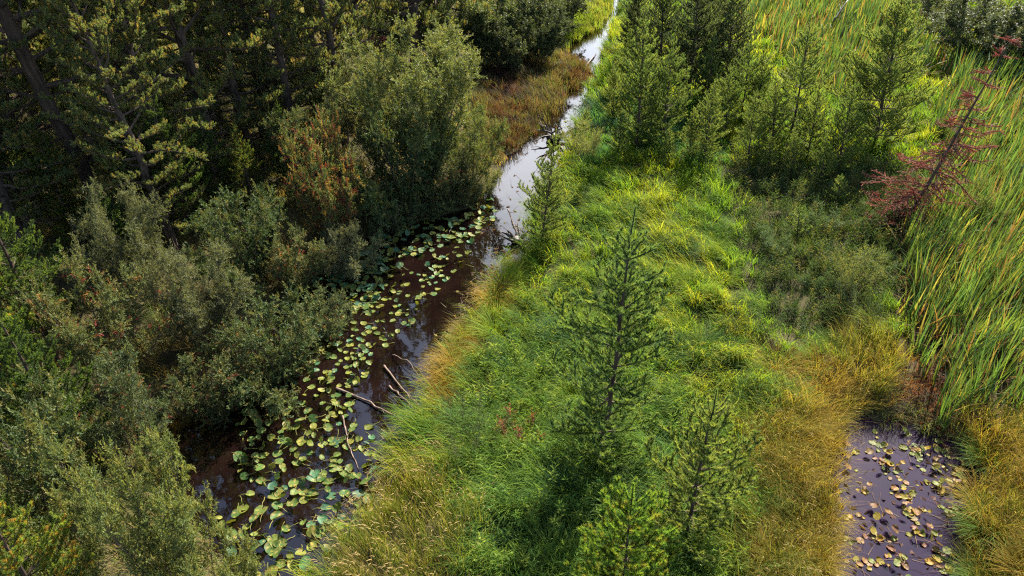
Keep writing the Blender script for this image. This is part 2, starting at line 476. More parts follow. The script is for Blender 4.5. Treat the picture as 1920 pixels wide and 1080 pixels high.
LABELS = {
 'meadow': ('meadow_grass', 'bright green windswept meadow grass on the right bank', 'grass'),
 'yel': ('yellowing_grass', 'yellow-green patch of grass right of the tall central pine', 'grass'),
 'teal': ('shade_tinted_grass', 'lodged grass below the pine group, shade painted in as blue-green', 'grass'),
 'herb': ('short_grass', 'green grass between the leafy herbs around the central pine', 'grass'),
 'orange': ('bank_sedge', 'orange and yellow sedge along the stream edge', 'sedge'),
 'gold': ('golden_sedge', 'golden brown windswept sedge around the small pool', 'sedge'),
 'seed': ('seeding_grass', 'tall pale grass with nodding seed heads beside the lily pads', 'grass'),
 'dark': ('rough_grass', 'dull green rough grass with pine shade in its colour, in front of the red dead pine', 'grass'),
 'red': ('red_sedge', 'reddish brown sedge on the far bend of the stream', 'sedge'),
 'tuft': ('stream_grass', 'olive grass tuft at the far left bank by the bright water', 'grass'),
 'rust': ('reed_litter', 'rusty red litter of dead reeds behind the small pool', 'litter'),
 'pool': ('pool_sedge', 'dark green arching sedge at the back edge of the small pool', 'sedge'),
 'forest': ('forest_grass', 'straw coloured grass on the floor under the dark pines', 'grass'),
}

def grow():
    x, y = scatter(95000, None)
    d = np.minimum(sdist(STREAM, x, y), sdist(POND, x, y))
    # overall density: even on the ground close by, thinner (with wider blades) farther off
    keep = d > 0.04 - 0.30 * rng.random(len(d)) ** 3
    x, y, d = x[keep], y[keep], d[keep]
    zn = zone(x, y)
    z = height(x, y)
    for nm, (nb, ll, wd, lean, curl, spread, cols) in SPEC.items():
        s = np.where(zn == nm)[0]
        if nm == 'forest': s = s[rng.random(len(s)) < 0.6]
        if nm in ('meadow', 'yel', 'herb', 'teal'):
            s = s[rng.random(len(s)) < np.clip(0.42 + 1.1 * noise2(x[s], y[s], 0.42, 4), 0.10, 1)]
            tj = rng.normal(0, 0.26, len(s))
        else: tj = rng.normal(0, 0.2, len(s))
        if not len(s): continue
        idx = np.repeat(s, nb); n = len(idx)
        th = rng.random(n) * 6.283; rr = spread * np.sqrt(rng.random(n)) * (1 + y[idx] * 0.015)
        bx, by = x[idx] + np.cos(th) * rr, y[idx] + np.sin(th) * rr
        P = np.stack([bx, by, np.maximum(z[idx], -0.02) - 0.03], 1)
        wind = 3.9 + 1.3 * noise2(bx, by, 1.5, 5)
        out = 0.9 if nm in ('gold', 'orange', 'red', 'seed', 'tuft') else 0.65
        hx = np.cos(wind) + out * np.cos(th); hy = np.sin(wind) + out * np.sin(th)
        head = np.arctan2(hy, hx) + rng.normal(0, 0.35, n)
        if nm in ('gold', 'seed'): wind = 0.5 + 1.1 * noise2(bx, by, 1.2, 5)
        big = np.clip(1 + 0.45 * noise2(bx, by, 0.9, 1), 0.45, 1.6)
        L = rng.uniform(*ll, n) * big
        far = np.clip(np.hypot(y[idx], 12) / 16.0, 0.9, 3.2)
        W = wd * far * rng.uniform(0.7, 1.3, n)
        cols_ = np.array(cols)
        pick = np.clip(((noise2(bx, by, 1.7, 2) * (0.7 if nm in ('meadow', 'yel', 'teal') else 0.35) + 0.5 + np.repeat(tj, nb) + rng.normal(0, 0.10, n)) * len(cols_)).astype(int), 0, len(cols_) - 1)
        C = cols_[pick] * rng.uniform(0.8, 1.2, (n, 1)) * np.repeat(rng.uniform(0.8, 1.25, len(s)), nb)[:, None]
        mb = MB()
        blades(mb, P, head, rng.uniform(0.1, lean, n), curl * rng.uniform(0.5, 1.2, n), L, W, C, 3)
        if nm in ('seed', 'gold'):                  # seed heads on thin stalks
            q = rng.choice(n, n // (10 if nm == 'seed' else 40), replace=False)
            hd = head[q]; Lq = ll[1] * rng.uniform(0.9, 1.2, len(q))
            for seg, (w, l0, c0) in enumerate(((0.004, 1.0, (0.30, 0.24, 0.10)),)):
                blades(mb, P[q], hd, np.full(len(q), 0.12), np.full(len(q), 0.35), Lq, np.full(len(q), w), np.tile(c0, (len(q), 1)), 2)
            th_ = 0.12 + 0.35 * 0.25; 
            tip = P[q] + np.stack([np.cos(hd) * 0.27, np.sin(hd) * 0.27, np.full(len(q), 0.94)], 1) * (Lq * 0.94)[:, None]
            blades(mb, tip, hd, np.full(len(q), 0.6), np.full(len(q), 0.9), np.full(len(q), 0.13), np.full(len(q), 0.016), np.tile((0.31, 0.225, 0.10), (len(q), 1)) * rng.uniform(0.7, 1.2, (len(q), 1)), 2)
        a, b, c = LABELS[nm]
        tag(mb.build(a, M['grass']), b, c, kind='stuff')
    # ---- cattails
    s = np.where(zn == 'cat')[0]
    s = s[(rng.random(len(s)) < 0.24) & (noise2(x[s], y[s], 0.8, 2) > -0.5)]
    nb = 8
    idx = np.repeat(s, nb); n = len(idx)
    th = rng.random(n) * 6.283; rr = 0.16 * np.sqrt(rng.random(n)) * (1 + y[idx] * 0.02)
    P = np.stack([x[idx] + np.cos(th) * rr, y[idx] + np.sin(th) * rr, z[idx] - 0.03], 1)
    wind = 0.2 + 1.3 * np.repeat(rng.normal(size=len(s)), nb)
    head = np.arctan2(np.sin(wind) + 0.8 * np.sin(th), np.cos(wind) + 0.8 * np.cos(th))
    cols_ = np.array([(0.065, 0.125, 0.035), (0.09, 0.15, 0.035), (0.14, 0.19, 0.04), (0.05, 0.10, 0.045), (0.26, 0.22, 0.05), (0.24, 0.13, 0.05)])
    pick = rng.choice(6, n, p=[0.22, 0.26, 0.24, 0.10, 0.12, 0.06])
    far = np.clip(np.hypot(y[idx], 12) / 18.0, 0.9, 2.4)
    mb = MB()
    blades(mb, P, head, rng.uniform(0.02, 0.24, n), rng.uniform(0.0, 0.35, n) + (rng.random(n) < 0.12) * 0.9, np.repeat(rng.uniform(0.9, 1.9, len(s)), nb) * rng.uniform(0.75, 1.1, n), 0.052 * far, cols_[pick] * np.repeat(rng.uniform(0.65, 1.35, (len(s), 1)), nb, 0) * rng.uniform(0.8, 1.2, (n, 1)), 3)
    # dry old leaves between them
    k = rng.choice(n, int(n * 0.7), replace=False)
    blades(mb, P[k], head[k] + rng.normal(0, 1, len(k)), rng.uniform(0.3, 0.9, len(k)), rng.uniform(0.3, 1.0, len(k)), rng.uniform(0.6, 1.3, len(k)), 0.028 * far[k],
           np.array([(0.19, 0.085, 0.05), (0.26, 0.16, 0.08), (0.13, 0.055, 0.035)])[rng.integers(0, 3, len(k))], 3)
    tag(mb.build('cattail_reeds', M['reed']), 'tall green and yellow cattail leaves filling the right edge of the marsh', 'reeds', kind='stuff')
    # ---- leafy herbs
    s = np.where((zn == 'herb') | ((zn == 'dark')) | ((zn == 'meadow') & (rng.random(len(zn)) < 0.05)))[0]
    s = s[(noise2(x[s], y[s], 0.7, 3) > 0.30) | (rng.random(len(s)) < 0.07)]
    ns = 2
    idx = np.repeat(s, ns); n = len(idx)
    P = np.stack([x[idx] + rng.normal(0, 0.14, n), y[idx] + rng.normal(0, 0.14, n), z[idx]], 1)
    H = rng.uniform(0.3, 0.75, n)
    dirs = unit(np.stack([rng.normal(-0.05, 0.22, n), rng.normal(-0.05, 0.22, n), np.ones(n)], 1))
    nl = 16
    f = np.tile(np.linspace(0.2, 1, nl), n)
    j = np.repeat(np.arange(n), nl)
    LP = P[j] + dirs[j] * (H[j] * f)[:, None]
    an = np.tile(np.arange(nl) * 2.4, n) + rng.random(n)[j] * 6.28
    LD = np.stack([np.cos(an), np.sin(an), 0.55 + 0.6 * f], 1)
    hc = np.array([(0.08, 0.15, 0.035), (0.11, 0.19, 0.035), (0.15, 0.22, 0.04), (0.19, 0.23, 0.045)])
    dk = np.array([(0.04, 0.068, 0.028), (0.05, 0.085, 0.03), (0.07, 0.10, 0.035), (0.12, 0.11, 0.045)])  # duller herbs, with pine shade mixed into their colour
    pick = rng.integers(0, 4, n)
    cc = np.where((zn[idx] == 'dark')[:, None], dk[pick], hc[pick])
    mb = MB()
    leaves(mb, LP, LD, 0.16, 0.030, cc, per_cluster=j, droop=0.15)
    blades(mb, P, rng.random(n) * 6.28, np.full(n, 0.1), np.zeros(n), H, np.full(n, 0.008), np.tile((0.10, 0.13, 0.04), (n, 1)), 2)
    tag(mb.build('leafy_undergrowth', M['herb']), 'leafy green herbs growing among the grass of the right bank', 'undergrowth', kind='stuff')
grow()

# ------------------------------------------------------------------ trees
def bend_path(p0, d0, L, n, up=0.0, wob=0.05, r=rng, drop=0.0):
    """a branch path that starts along d0 and turns up (or down) along its length"""
    p = np.array(p0, float); d = np.array(d0, float); out = [p.copy()]
    for k in range(n):
        f = (k + 1) / n
        d = unit(d + np.array([0, 0, (up * f - drop * (1 - f)) / n * 2]) + r.normal(0, wob, 3))
        p = p + d * L / n
        out.append(p.copy())
    return np.array(out)

def pine(seed, H=6.0, Rm=1.55, base=0.05, gap=0.42, nper=6, per_m=330, nl=0.09, nw=0.015, cols=None, steep=0.95, trunk_r=0.055, side=0.42, dead=True, cone=0.40, bare=0.22, up=0.75):
    """young pine with whorls of upswept branches: trunk and branches in one mesh, needles in another"""
    r = np.random.default_rng(seed)
    root = empty('pine_tree')
    tr = MB(); cr = MB(); 
    n = 14
    zz = np.linspace(0, H, n)
    wx = np.cumsum(r.normal(0, 0.012, n)) * H / 6; wy = np.cumsum(r.normal(0, 0.012, n)) * H / 6
    wx -= wx[0]; wy -= wy[0]
    tube(tr, np.stack([wx, wy, zz], 1), trunk_r * (1 - zz / H) ** 0.8 + 0.008, 7)
    S, E = [], []
    h = base * H
    while h < H - 0.20:
        f = h / H
        dep = H - h                                  # distance below the tip: young whorls are short, steep and simple
        Lb = min(Rm * (0.62 + 0.38 * min(1.0, f / 0.25)), 0.16 + cone * dep)
        k = nper + r.integers(-1, 2) - (1 if dep < 0.9 else 0)
        a0 = r.random() * 6.28
        for b in range(max(3, k)):
            L = Lb * r.uniform(0.70, 1.18)
            a = a0 + b * 6.283 / k + r.normal(0, 0.22)
            el = 0.12 + 0.88 * steep * math.exp(-dep / (0.42 * H)) + r.normal(0, 0.09)
            d = np.array([math.cos(a) * math.cos(el), math.sin(a) * math.cos(el), math.sin(el)])
            p0 = np.array([np.interp(h, zz, wx), np.interp(h, zz, wy), h + r.normal(0, 0.05)])
            m = max(3, int(L / 0.12))
            path = bend_path(p0, d, L, m, up, 0.06, r)
            tube(tr, path, np.linspace(0.007 + 0.010 * L, 0.004, len(path)), 4)
            i0 = int(m * bare * min(1.0, dep / 2.0))
            for q in range(i0, m):
                S.append(path[q]); E.append(path[q + 1])
            if dep < 0.8: continue
            for q in range(max(1, i0), m):
                if (q + b) % 2: continue             # side shoots stand in loose whorls along the branch
                t = unit(path[q + 1] - path[q])
                for sgn in (-1, 1):
                    if r.random() < 0.1: continue
                    lat = unit(np.cross(t, [0, 0, 1.0])) * sgn
                    sd_ = unit(t * 0.9 + lat * r.uniform(0.5, 1.0) + np.array([0, 0, r.uniform(0.05, 0.5)]))
                    sl = side * L * (1 - 0.6 * q / m) * r.uniform(0.55, 1.1) + 0.05
                    w = bend_path(path[q], sd_, sl, 3, 0.5, 0.1, r)
                    for z_ in range(3): S.append(w[z_]); E.append(w[z_ + 1])
                    if sl > 0.22:
                        for s3 in (-1, 1):
                            e3 = unit(unit(w[2] - w[1]) + s3 * unit(np.cross(w[2] - w[1], [0, 0, 1.0])) * 0.7 + np.array([0, 0, r.uniform(0.1, 0.6)]))
                            S.append(w[1 + (s3 > 0)]); E.append(w[1 + (s3 > 0)] + e3 * sl * r.uniform(0.3, 0.55))
        h += gap * r.uniform(0.8, 1.2)
    for q in range(n - 4, n - 1):
        S.append(np.array([wx[q], wy[q], zz[q]])); E.append(np.array([wx[q + 1], wy[q + 1], zz[q + 1] + (0.1 if q == n - 2 else 0)]))
    if cols is None:
        cols = [(0.125, 0.185, 0.055), (0.155, 0.210, 0.058), (0.19, 0.24, 0.062), (0.10, 0.155, 0.055), (0.17, 0.20, 0.07)]
    needles(cr, np.array(S), np.array(E), per_m, nl, nw, cols, r=r)
    tr.build('trunk', M['bark'], root); cr.build('crown', M['needle'], root)
    return root

def big_pine(seed, H=15.0, base=0.09, Rm=3.6, nbr=88, per_m=270, cols=None, needle=0.105, nw=0.015):
    """tall forest pine: bare lower trunk with dead sticks, long crooked limbs ending in needle tufts"""
    r = np.random.default_rng(seed)
    root = empty('forest_pine')
    tr, cr = MB(), MB()
    n = 18
    zz = np.linspace(0, H, n)
    wx = np.cumsum(r.normal(0, 0.05, n)); wy = np.cumsum(r.normal(0, 0.05, n)); wx -= wx[0]; wy -= wy[0]
    tube(tr, np.stack([wx, wy, zz], 1), 0.20 * (1 - zz / H) ** 0.75 + 0.02, 9)
    S, E = [], []
    for b in range(nbr):
        f = base + (1 - base) * ((b + r.random()) / nbr) ** 0.95
        h = f * H * 0.985
        u = (f - base) / (1 - base)
        L = Rm * (0.45 + 0.55 * math.sin(min(1.0, u * 2.2 + 0.25) * math.pi / 2)) * (1 - u) ** 0.55 * r.uniform(0.6, 1.15) + 0.35
        a = b * 2.39996 + r.normal(0, 0.3)
        el = 0.05 + 0.75 * u + r.normal(0, 0.13)
        d = np.array([math.cos(a) * math.cos(el), math.sin(a) * math.cos(el), math.sin(el)])
        p0 = (np.interp(h, zz, wx), np.interp(h, zz, wy), h)
        m = max(4, int(L / 0.28))
        path = bend_path(p0, d, L, m, 0.55, 0.10, r, drop=0.15)
        tube(tr, path, np.linspace(0.012 + 0.016 * L, 0.006, len(path)), 5)
        for q in range(int(m * 0.30), m):
            t = unit(path[q + 1] - path[q])
            if q >= m - 1: S.append(path[q]); E.append(path[q + 1])
            for k in range(2 + (r.random() < 0.6)):
                lat = unit(np.cross(t, [0, 0, 1.0])) * (1 if k % 2 else -1)
                sd_ = unit(t * 0.8 + lat * r.uniform(0.4, 1.1) + np.array([0, 0, r.uniform(-0.1, 0.55)]))
                sl = r.uniform(0.30, 0.62) * (1.1 - 0.4 * q / m) * min(1.0, 0.5 + L / 3)
                w = bend_path(path[q], sd_, sl, 3, 0.7, 0.12, r)
                tube(tr, w, [0.010, 0.008, 0.006, 0.004], 3)
                S.append(w[1]); E.append(w[2]); S.append(w[2]); E.append(w[3])
                for z_ in range(3):
                    s0 = w[1 + z_ % 2]
                    e = unit(unit(w[3] - w[2]) + r.normal(0, 0.55, 3) + np.array([0, 0, 0.35]))
                    S.append(s0); E.append(s0 + e * r.uniform(0.12, 0.22))
    for b in range(16):                              # dead sticks on the lower trunk
        h = H * r.uniform(0.08, base + 0.08); a = r.random() * 6.28
        L = r.uniform(0.6, 2.0); el = r.uniform(-0.2, 0.25)
        d = np.array([math.cos(a) * math.cos(el), math.sin(a) * math.cos(el), math.sin(el)])
        path = bend_path((np.interp(h, zz, wx), np.interp(h, zz, wy), h), d, L, 6, -0.1, 0.12, r)
        tube(tr, path, np.linspace(0.025, 0.005, len(path)), 4)
        for q in (2, 3, 4, 5):
            e = unit(unit(path[q + 1] - path[q]) + r.normal(0, 0.6, 3))
            tube(tr, bend_path(path[q], e, L * 0.35, 3, 0, 0.15, r), [0.01, 0.007, 0.005, 0.003], 3)
    if cols is None:
        cols = [(0.125, 0.165, 0.065), (0.145, 0.18, 0.068), (0.175, 0.20, 0.07), (0.105, 0.14, 0.065), (0.24, 0.19, 0.06)]
    needles(cr, np.array(S), np.array(E), per_m, needle, nw, cols, spread=1.0, r=r)
    tr.build('trunk', M['bark'], root); cr.build('crown', M['needle'], root)
    return root

def willow(seed, H=3.0, W=1.6, stems=9, cols=None, leaf=0.075, lw=0.026, nleaf=15, tw=9, lean=0.0, name='willow_shrub', thick=1.0, red=0.0):
    """many stemmed shrub: stems fork into branches and leafy twigs"""
    r = np.random.default_rng(seed)
    root = empty(name)
    st, lf = MB(), MB()
    if cols is None:
        cols = [(0.080, 0.110, 0.050), (0.100, 0.130, 0.055), (0.065, 0.095, 0.048), (0.130, 0.150, 0.055), (0.085, 0.10, 0.058)]
    cols = np.array(cols)
    LP, LD, LC = [], [], []
    for s in range(stems):
        a = s * 2.39996 + r.normal(0, 0.3)
        rad = math.sqrt((s + 0.5) / stems)
        tilt = 0.12 + 0.85 * rad * min(1.0, W / H * 1.15) + r.normal(0, 0.06)
        d = np.array([math.cos(a) * math.sin(tilt), math.sin(a) * math.sin(tilt), math.cos(tilt)])
        L = H * (1.02 - 0.22 * rad) * r.uniform(0.82, 1.08) / max(0.75, math.cos(tilt * 0.55))
        p0 = np.array([math.cos(a) * 0.18 * rad, math.sin(a) * 0.18 * rad, -0.05])
        path = bend_path(p0, d, L, 9, 0.25, 0.07, r)
        tube(st, path, np.linspace(0.022, 0.006, 10) * thick * H / 3, 5)
        for q in range(2, 10):
            nb = 2 if q < 9 else 3
            for b in range(nb + (q > 5)):
                e = unit(unit(path[q] - path[q - 1]) * 0.7 + r.normal(0, 0.55, 3) + np.array([0, 0, 0.15]))
                bl = L * r.uniform(0.14, 0.27) * (1.15 - 0.05 * q)
                bp = bend_path(path[q] if q < 10 else path[-1], e, bl, 4, 0.3, 0.12, r)
                tube(st, bp, np.linspace(0.009, 0.003, 5) * thick * H / 3, 3)
                for k in range(tw):
                    o = bp[1 + k % 4]
                    e2 = unit(unit(bp[-1] - bp[0]) * 0.6 + r.normal(0, 0.6, 3) + np.array([0, 0, 0.25]))
                    tl = r.uniform(0.16, 0.34) * (0.7 + 0.1 * H)
                    f = np.linspace(0.12, 1, nleaf)
                    an = np.arange(nleaf) * 2.4 + r.random() * 6
                    pp = perp(np.tile(e2, (nleaf, 1)), r)
                    LP.append(o + e2 * (tl * f)[:, None]); LD.append(e2 * 0.75 + pp * 0.8)
                    c = cols[r.integers(0, len(cols))]
                    if red and r.random() < red: c = np.array([(0.22, 0.06, 0.04), (0.26, 0.14, 0.05), (0.16, 0.04, 0.035)])[r.integers(0, 3)]
                    LC.append(np.tile(c, (nleaf, 1)))
    LP, LD, LC = np.concatenate(LP), np.concatenate(LD), np.concatenate(LC)
    leaves(lf, LP, LD, leaf, lw, LC, r, per_cluster=np.arange(len(LP)))
    st.build('stems' if False else 'stem', M['stem'], root)
    lf.build('foliage', M['willow'], root)
    return root

def stand(root, base, top, H0, label, group, rotz=None, wpx=None, W0=None, lean=True, cat='tree'):
    """stand a plant on the ground at photo point base, tall enough to reach photo point top"""
    bx, by = G(*base, 0.3)
    bz = float(height(np.array([bx]), np.array([by]))[0])
    bx, by = G(*base, bz)
    lo, hi = 0.1, 30.0
    for _ in range(40):
        m = (lo + hi) / 2
        if proj(bx, by, bz + m)[1] > top[1]: lo = m
        else: hi = m
    h = lo
    px, _ = proj(bx, by, bz + h)
    dep = by * CP - (bz + h - CAM_H) * SP
    off = (top[0] - px) * dep / FPX if lean else 0.0
    s = h / H0
    root.location = (bx, by, bz)
    root.rotation_euler = (0, math.atan2(off, h), 0)
    rz = random.random() * 6.28 if rotz is None else rotz
    root.rotation_euler = (Matrix.Rotation(math.atan2(off, h), 3, 'Y') @ Matrix.Rotation(rz, 3, 'Z')).to_euler()
    sx = s
    if wpx: sx = wpx * (by * CP + (CAM_H - bz - h * 0.5) * SP) / FPX / W0
    root.scale = (sx, sx, s)
    tag(root, label, cat, group)
    return root

# ---- young pines of the right bank
YP = [pine(11), pine(12, Rm=1.8, gap=0.48, cone=0.46), pine(13, Rm=1.35, gap=0.44, cone=0.36), pine(14, Rm=1.7, gap=0.46, nper=5, cone=0.42)]
GR = 'young pines on the right bank'
PINES = [
 ((1172, 185), (1182, 52), 0, 'pale pine behind the small one at the water edge'),
 ((1218, 235), (1232, 96), 3, 'pine squeezed between the sharp topped and the bright full pine'),
 ((1292, 300), (1300, 200), 1, 'low wide pine between the bright full pine and the slim front one'),
 ((1358, 262), (1370, 122), 1, 'pine just right of the narrow one before the dark trees'),
 ((1484, 335), (1492, 236), 0, 'low pine in front of the tall thin dark stemmed one'),
 ((1540, 350), (1550, 254), 1, 'low dense pine left of the bushy rusty one'),
 ((1252, 318), (1258, 236), 2, 'short pine at the grass edge below the bright full pine'),
 ((1160, 295), (1166, 208), 1, 'short bushy pine on the bank right of the driftwood root'),
 ((1440, 340), (1446, 246), 2, 'short pine right of the brown based bushy pine'),
 ((1190, 110), (1196, -20), 1, 'pine beside the narrowest far water'),
 ((1147, 232), (1155, 112), 0, 'small bright pine at the water edge, first of the right bank group'),
 ((1193, 282), (1212, 8), 2, 'tall slender pine with a sharp top, second from the water in the group'),
 ((1242, 280), (1265, 66), 1, 'bright full pine, third from the water in the right bank group'),
 ((1322, 225), (1338, 58), 2, 'narrow pine standing against the dark trees behind'),
 ((1318, 310), (1342, 146), 0, 'slim pine at the front edge of the group above the grass'),
 ((1388, 230), (1410, 66), 3, 'thin open topped pine right of the dark trees'),
 ((1418, 225), (1433, 84), 1, 'pale thin pine directly behind the bushy one with a brown base'),
 ((1402, 315), (1420, 168), 3, 'bushy pine with browned lower branches at the front of the group'),
 ((1446, 300), (1458, 138), 0, 'dense pine between the bushy brown based one and a leaning one'),
 ((1479, 270), (1521, 30), 3, 'tall thin pine with dark leaning stem before the far reeds'),
 ((1512, 310), (1541, 138), 2, 'short dark stemmed pine left of the largest pine'),
 ((1567, 335), (1604, 152), 1, 'bushy pine with rusty inner branches in front of the largest pine'),
 ((1016, 468), (1040, 246), 2, 'lone leaning pine on the bank beside the bright water'),
]
for b, t, v, lab in PINES:
    stand(take(YP[v]), b, t, 6.0, lab, GR)
BIGY = pine(15, H=7.5, Rm=2.5, cone=0.5, gap=0.42, nper=6, per_m=300, nw=0.018, nl=0.09, trunk_r=0.08)
stand(BIGY, (1638, 285), (1700, -30), 7.5, 'largest open crowned pine left of the red dead pine', GR)
MIDP = pine(16, H=6.4, Rm=1.5, cone=0.44, gap=0.46, nper=5, side=0.38, per_m=500, nl=0.095, nw=0.012, base=0.05, bare=0.16, trunk_r=0.052, up=0.45,
            cols=[(0.080, 0.145, 0.048), (0.10, 0.165, 0.05), (0.13, 0.19, 0.054), (0.068, 0.125, 0.048)])
stand(MIDP, (1122, 880), (1186, 398), 6.4, 'tall dark green pine alone in the middle of the meadow', GR, rotz=0.4)
FRONT = pine(17, H=5.0, Rm=1.4, cone=0.52, trunk_r=0.042, gap=0.46, nper=5, side=0.36, per_m=640, nl=0.095, nw=0.012, bare=0.12, base=0.05)
stand(FRONT, (1283, 1030), (1347, 735), 5.0, 'green pine with a straight reddish stem beside the golden sedge', GR, rotz=1.0)
NEAR = pine(18, H=4.6, Rm=1.35, cone=0.60, trunk_r=0.04, bare=0.1, gap=0.44, nper=6, side=0.28, per_m=760, nl=0.10, nw=0.012, base=0.05,
            cols=[(0.18, 0.28, 0.05), (0.23, 0.31, 0.05), (0.14, 0.235, 0.05), (0.26, 0.26, 0.05)])
stand(NEAR, (1160, 1180), (1192, 918), 4.6, 'bright young pine cut by the bottom edge of the picture', GR, rotz=2.0)
SAP = pine(19, H=1.6, Rm=0.5, gap=0.24, nper=5, per_m=420, trunk_r=0.025, bare=0.1)
for b, t, lab in (((1494, 452), (1500, 388), 'tiny pine sapling with brown base in the dull green herbs'),
                  ((1568, 385), (1578, 330), 'bright pine sapling between the herbs and the bushy pine'),
                  ((1092, 262), (1100, 205), 'small pine sapling overhanging the bright bend of the stream')):
    stand(take(SAP), b, t, 1.6, lab, 'pine saplings')
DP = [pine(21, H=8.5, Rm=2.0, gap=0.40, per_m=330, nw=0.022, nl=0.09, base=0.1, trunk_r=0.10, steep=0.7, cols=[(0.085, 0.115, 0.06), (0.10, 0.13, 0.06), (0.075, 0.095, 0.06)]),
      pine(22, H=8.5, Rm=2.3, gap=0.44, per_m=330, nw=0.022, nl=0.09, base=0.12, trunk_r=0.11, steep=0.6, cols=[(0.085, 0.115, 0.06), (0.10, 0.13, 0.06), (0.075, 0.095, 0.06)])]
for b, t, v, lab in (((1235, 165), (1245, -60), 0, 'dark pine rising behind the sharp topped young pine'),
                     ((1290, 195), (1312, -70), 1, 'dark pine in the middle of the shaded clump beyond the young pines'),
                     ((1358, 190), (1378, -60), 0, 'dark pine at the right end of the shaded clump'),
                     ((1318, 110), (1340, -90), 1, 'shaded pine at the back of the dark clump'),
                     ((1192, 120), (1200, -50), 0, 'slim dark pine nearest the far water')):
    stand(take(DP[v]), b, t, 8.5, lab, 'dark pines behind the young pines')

# ---- the wooded left bank: tall pines
BP = [big_pine(31), big_pine(32, base=0.10, Rm=3.8), big_pine(33, base=0.07, Rm=3.4, nbr=90)]
BIGS = [((205, 415), 20, 0, 'tall pine with thick leaning dark trunk beside the sunny gap'),
        ((300, 350), 17, 1, 'tall pine just behind the sunny straw coloured gap'),
        ((110, 330), 15, 2, 'tall pine with bare crossing limbs near the left edge'),
        ((420, 345), 17, 0, 'dense pine right of the sunny gap'),
        ((515, 275), 17, 1, 'pine whose crown tips catch light left of the big willow'),
        ((600, 225), 17, 2, 'pine directly behind the big pale willow'),
        ((270, 200), 12, 2, 'tall pine with the bluish upright trunk near the top left'),
        ((370, 215), 12, 0, 'tall pine standing just right of the bluish upright trunk near the top'),
        ((150, 190), 11, 1, 'tall pine in the top left corner'),
        ((20, 250), 12, 0, 'pine half outside the left edge near the top'),
        ((460, 150), 10, 1, 'far pine under the top edge between two willows'),
        ((560, 120), 10, 2, 'far pine left of the red dead branches'),
        ((650, 130), 10, 0, 'far pine right of the red dead branches'),
        ((60, 140), 10, 2, 'farthest pine behind the top left corner'),
        ((330, 100), 9, 0, 'farthest low pine at the top edge behind the bluish trunk'),
        ((750, 60), 20, 1, 'far pine above the big willow at the top edge'),
        ((870, 40), 9, 2, 'far pine above the reddish sedge at the top edge'),
        ((-120, 430), 15, 1, 'tall pine just outside the left edge'),
        ((780, 145), 23, 2, 'tall dark pine rising behind the big pale willow'),
        ((826, 122), 22, 0, 'tall dark pine behind the right side of the big pale willow'),
        ((90, 420), 13, 0, 'pine with olive crown between the bare limbed one and the bright edge pine'),
        ((350, 420), 11, 2, 'rounded pine filling the wood just right of the sunny gap'),
        ((470, 310), 13, 2, 'full pine with yellowish tips behind the grey-green willow'),
        ((560, 300), 12, 0, 'pine with yellowing needles left of the red leaved willow'),
        ((240, 290), 11, 0, 'pine crown closing the wood above the sunny gap'),
        ((420, 250), 11, 1, 'broad pine in the middle of the wood, right of the closing crown'),
        ((650, 280), 12, 2, 'pine crowded between the grey willow and the tips that catch light'),
        ((170, 260), 11, 2, 'pine behind the bare limbed one towards the top left corner'),
        ((-60, 340), 12, 1, 'pine whose branches reach in from the left edge'),
        ((540, 200), 11, 1, 'pine left of the dead red tree with shaded crown'),
        ((60, 480), 11, 2, 'broad pine behind the bright left edge pine'),
        ((330, 470), 9, 1, 'low broad pine below the sunny gap'),
        ((-40, 600), 10, 0, 'broad pine at the left edge above the pale willow'),
        ((690, 215), 15, 1, 'dark pine tucked behind the tall grey willow')]
for b, h, v, lab in BIGS:
    o = take(BP[v])
    bx, by = G(*b, 0.6)
    bz = float(height(np.array([bx]), np.array([by]))[0])
    o.location = (bx, by, bz - 0.05)
    s = h / 15.0
    sx = 0.8 * s if h > 14 else s
    o.scale = (sx, sx, s * 1.12 if h > 14 else s)
    o.rotation_euler = (R(random.uniform(-3, 3)), R(random.uniform(-3, 3)), random.random() * 6.28)
    if b == (205, 415): o.rotation_euler = (R(2), R(-7), 1.0)
    tag(o, lab, 'tree', 'tall pines of the left wood')
GP = [pine(41, H=8, Rm=1.7, gap=0.42, nper=5, per_m=300, nl=0.095, nw=0.016, trunk_r=0.10, side=0.40, cols=[(0.06, 0.11, 0.028), (0.085, 0.14, 0.03), (0.12, 0.16, 0.03), (0.045, 0.08, 0.03), (0.20, 0.15, 0.03)]),
      pine(42, H=8, Rm=1.9, gap=0.46, nper=5, per_m=300, nl=0.095, nw=0.016, trunk_r=0.10, side=0.40, cols=[(0.055, 0.10, 0.028), (0.08, 0.13, 0.03), (0.10, 0.15, 0.03), (0.045, 0.08, 0.03)])]
GP.append(pine(43, H=8, Rm=1.8, gap=0.46, nper=5, per_m=320, nl=0.095, nw=0.016, trunk_r=0.09, side=0.36, cols=[(0.12, 0.19, 0.04), (0.16, 0.23, 0.042), (0.20, 0.25, 0.045), (0.09, 0.145, 0.04), (0.30, 0.21, 0.04)]))
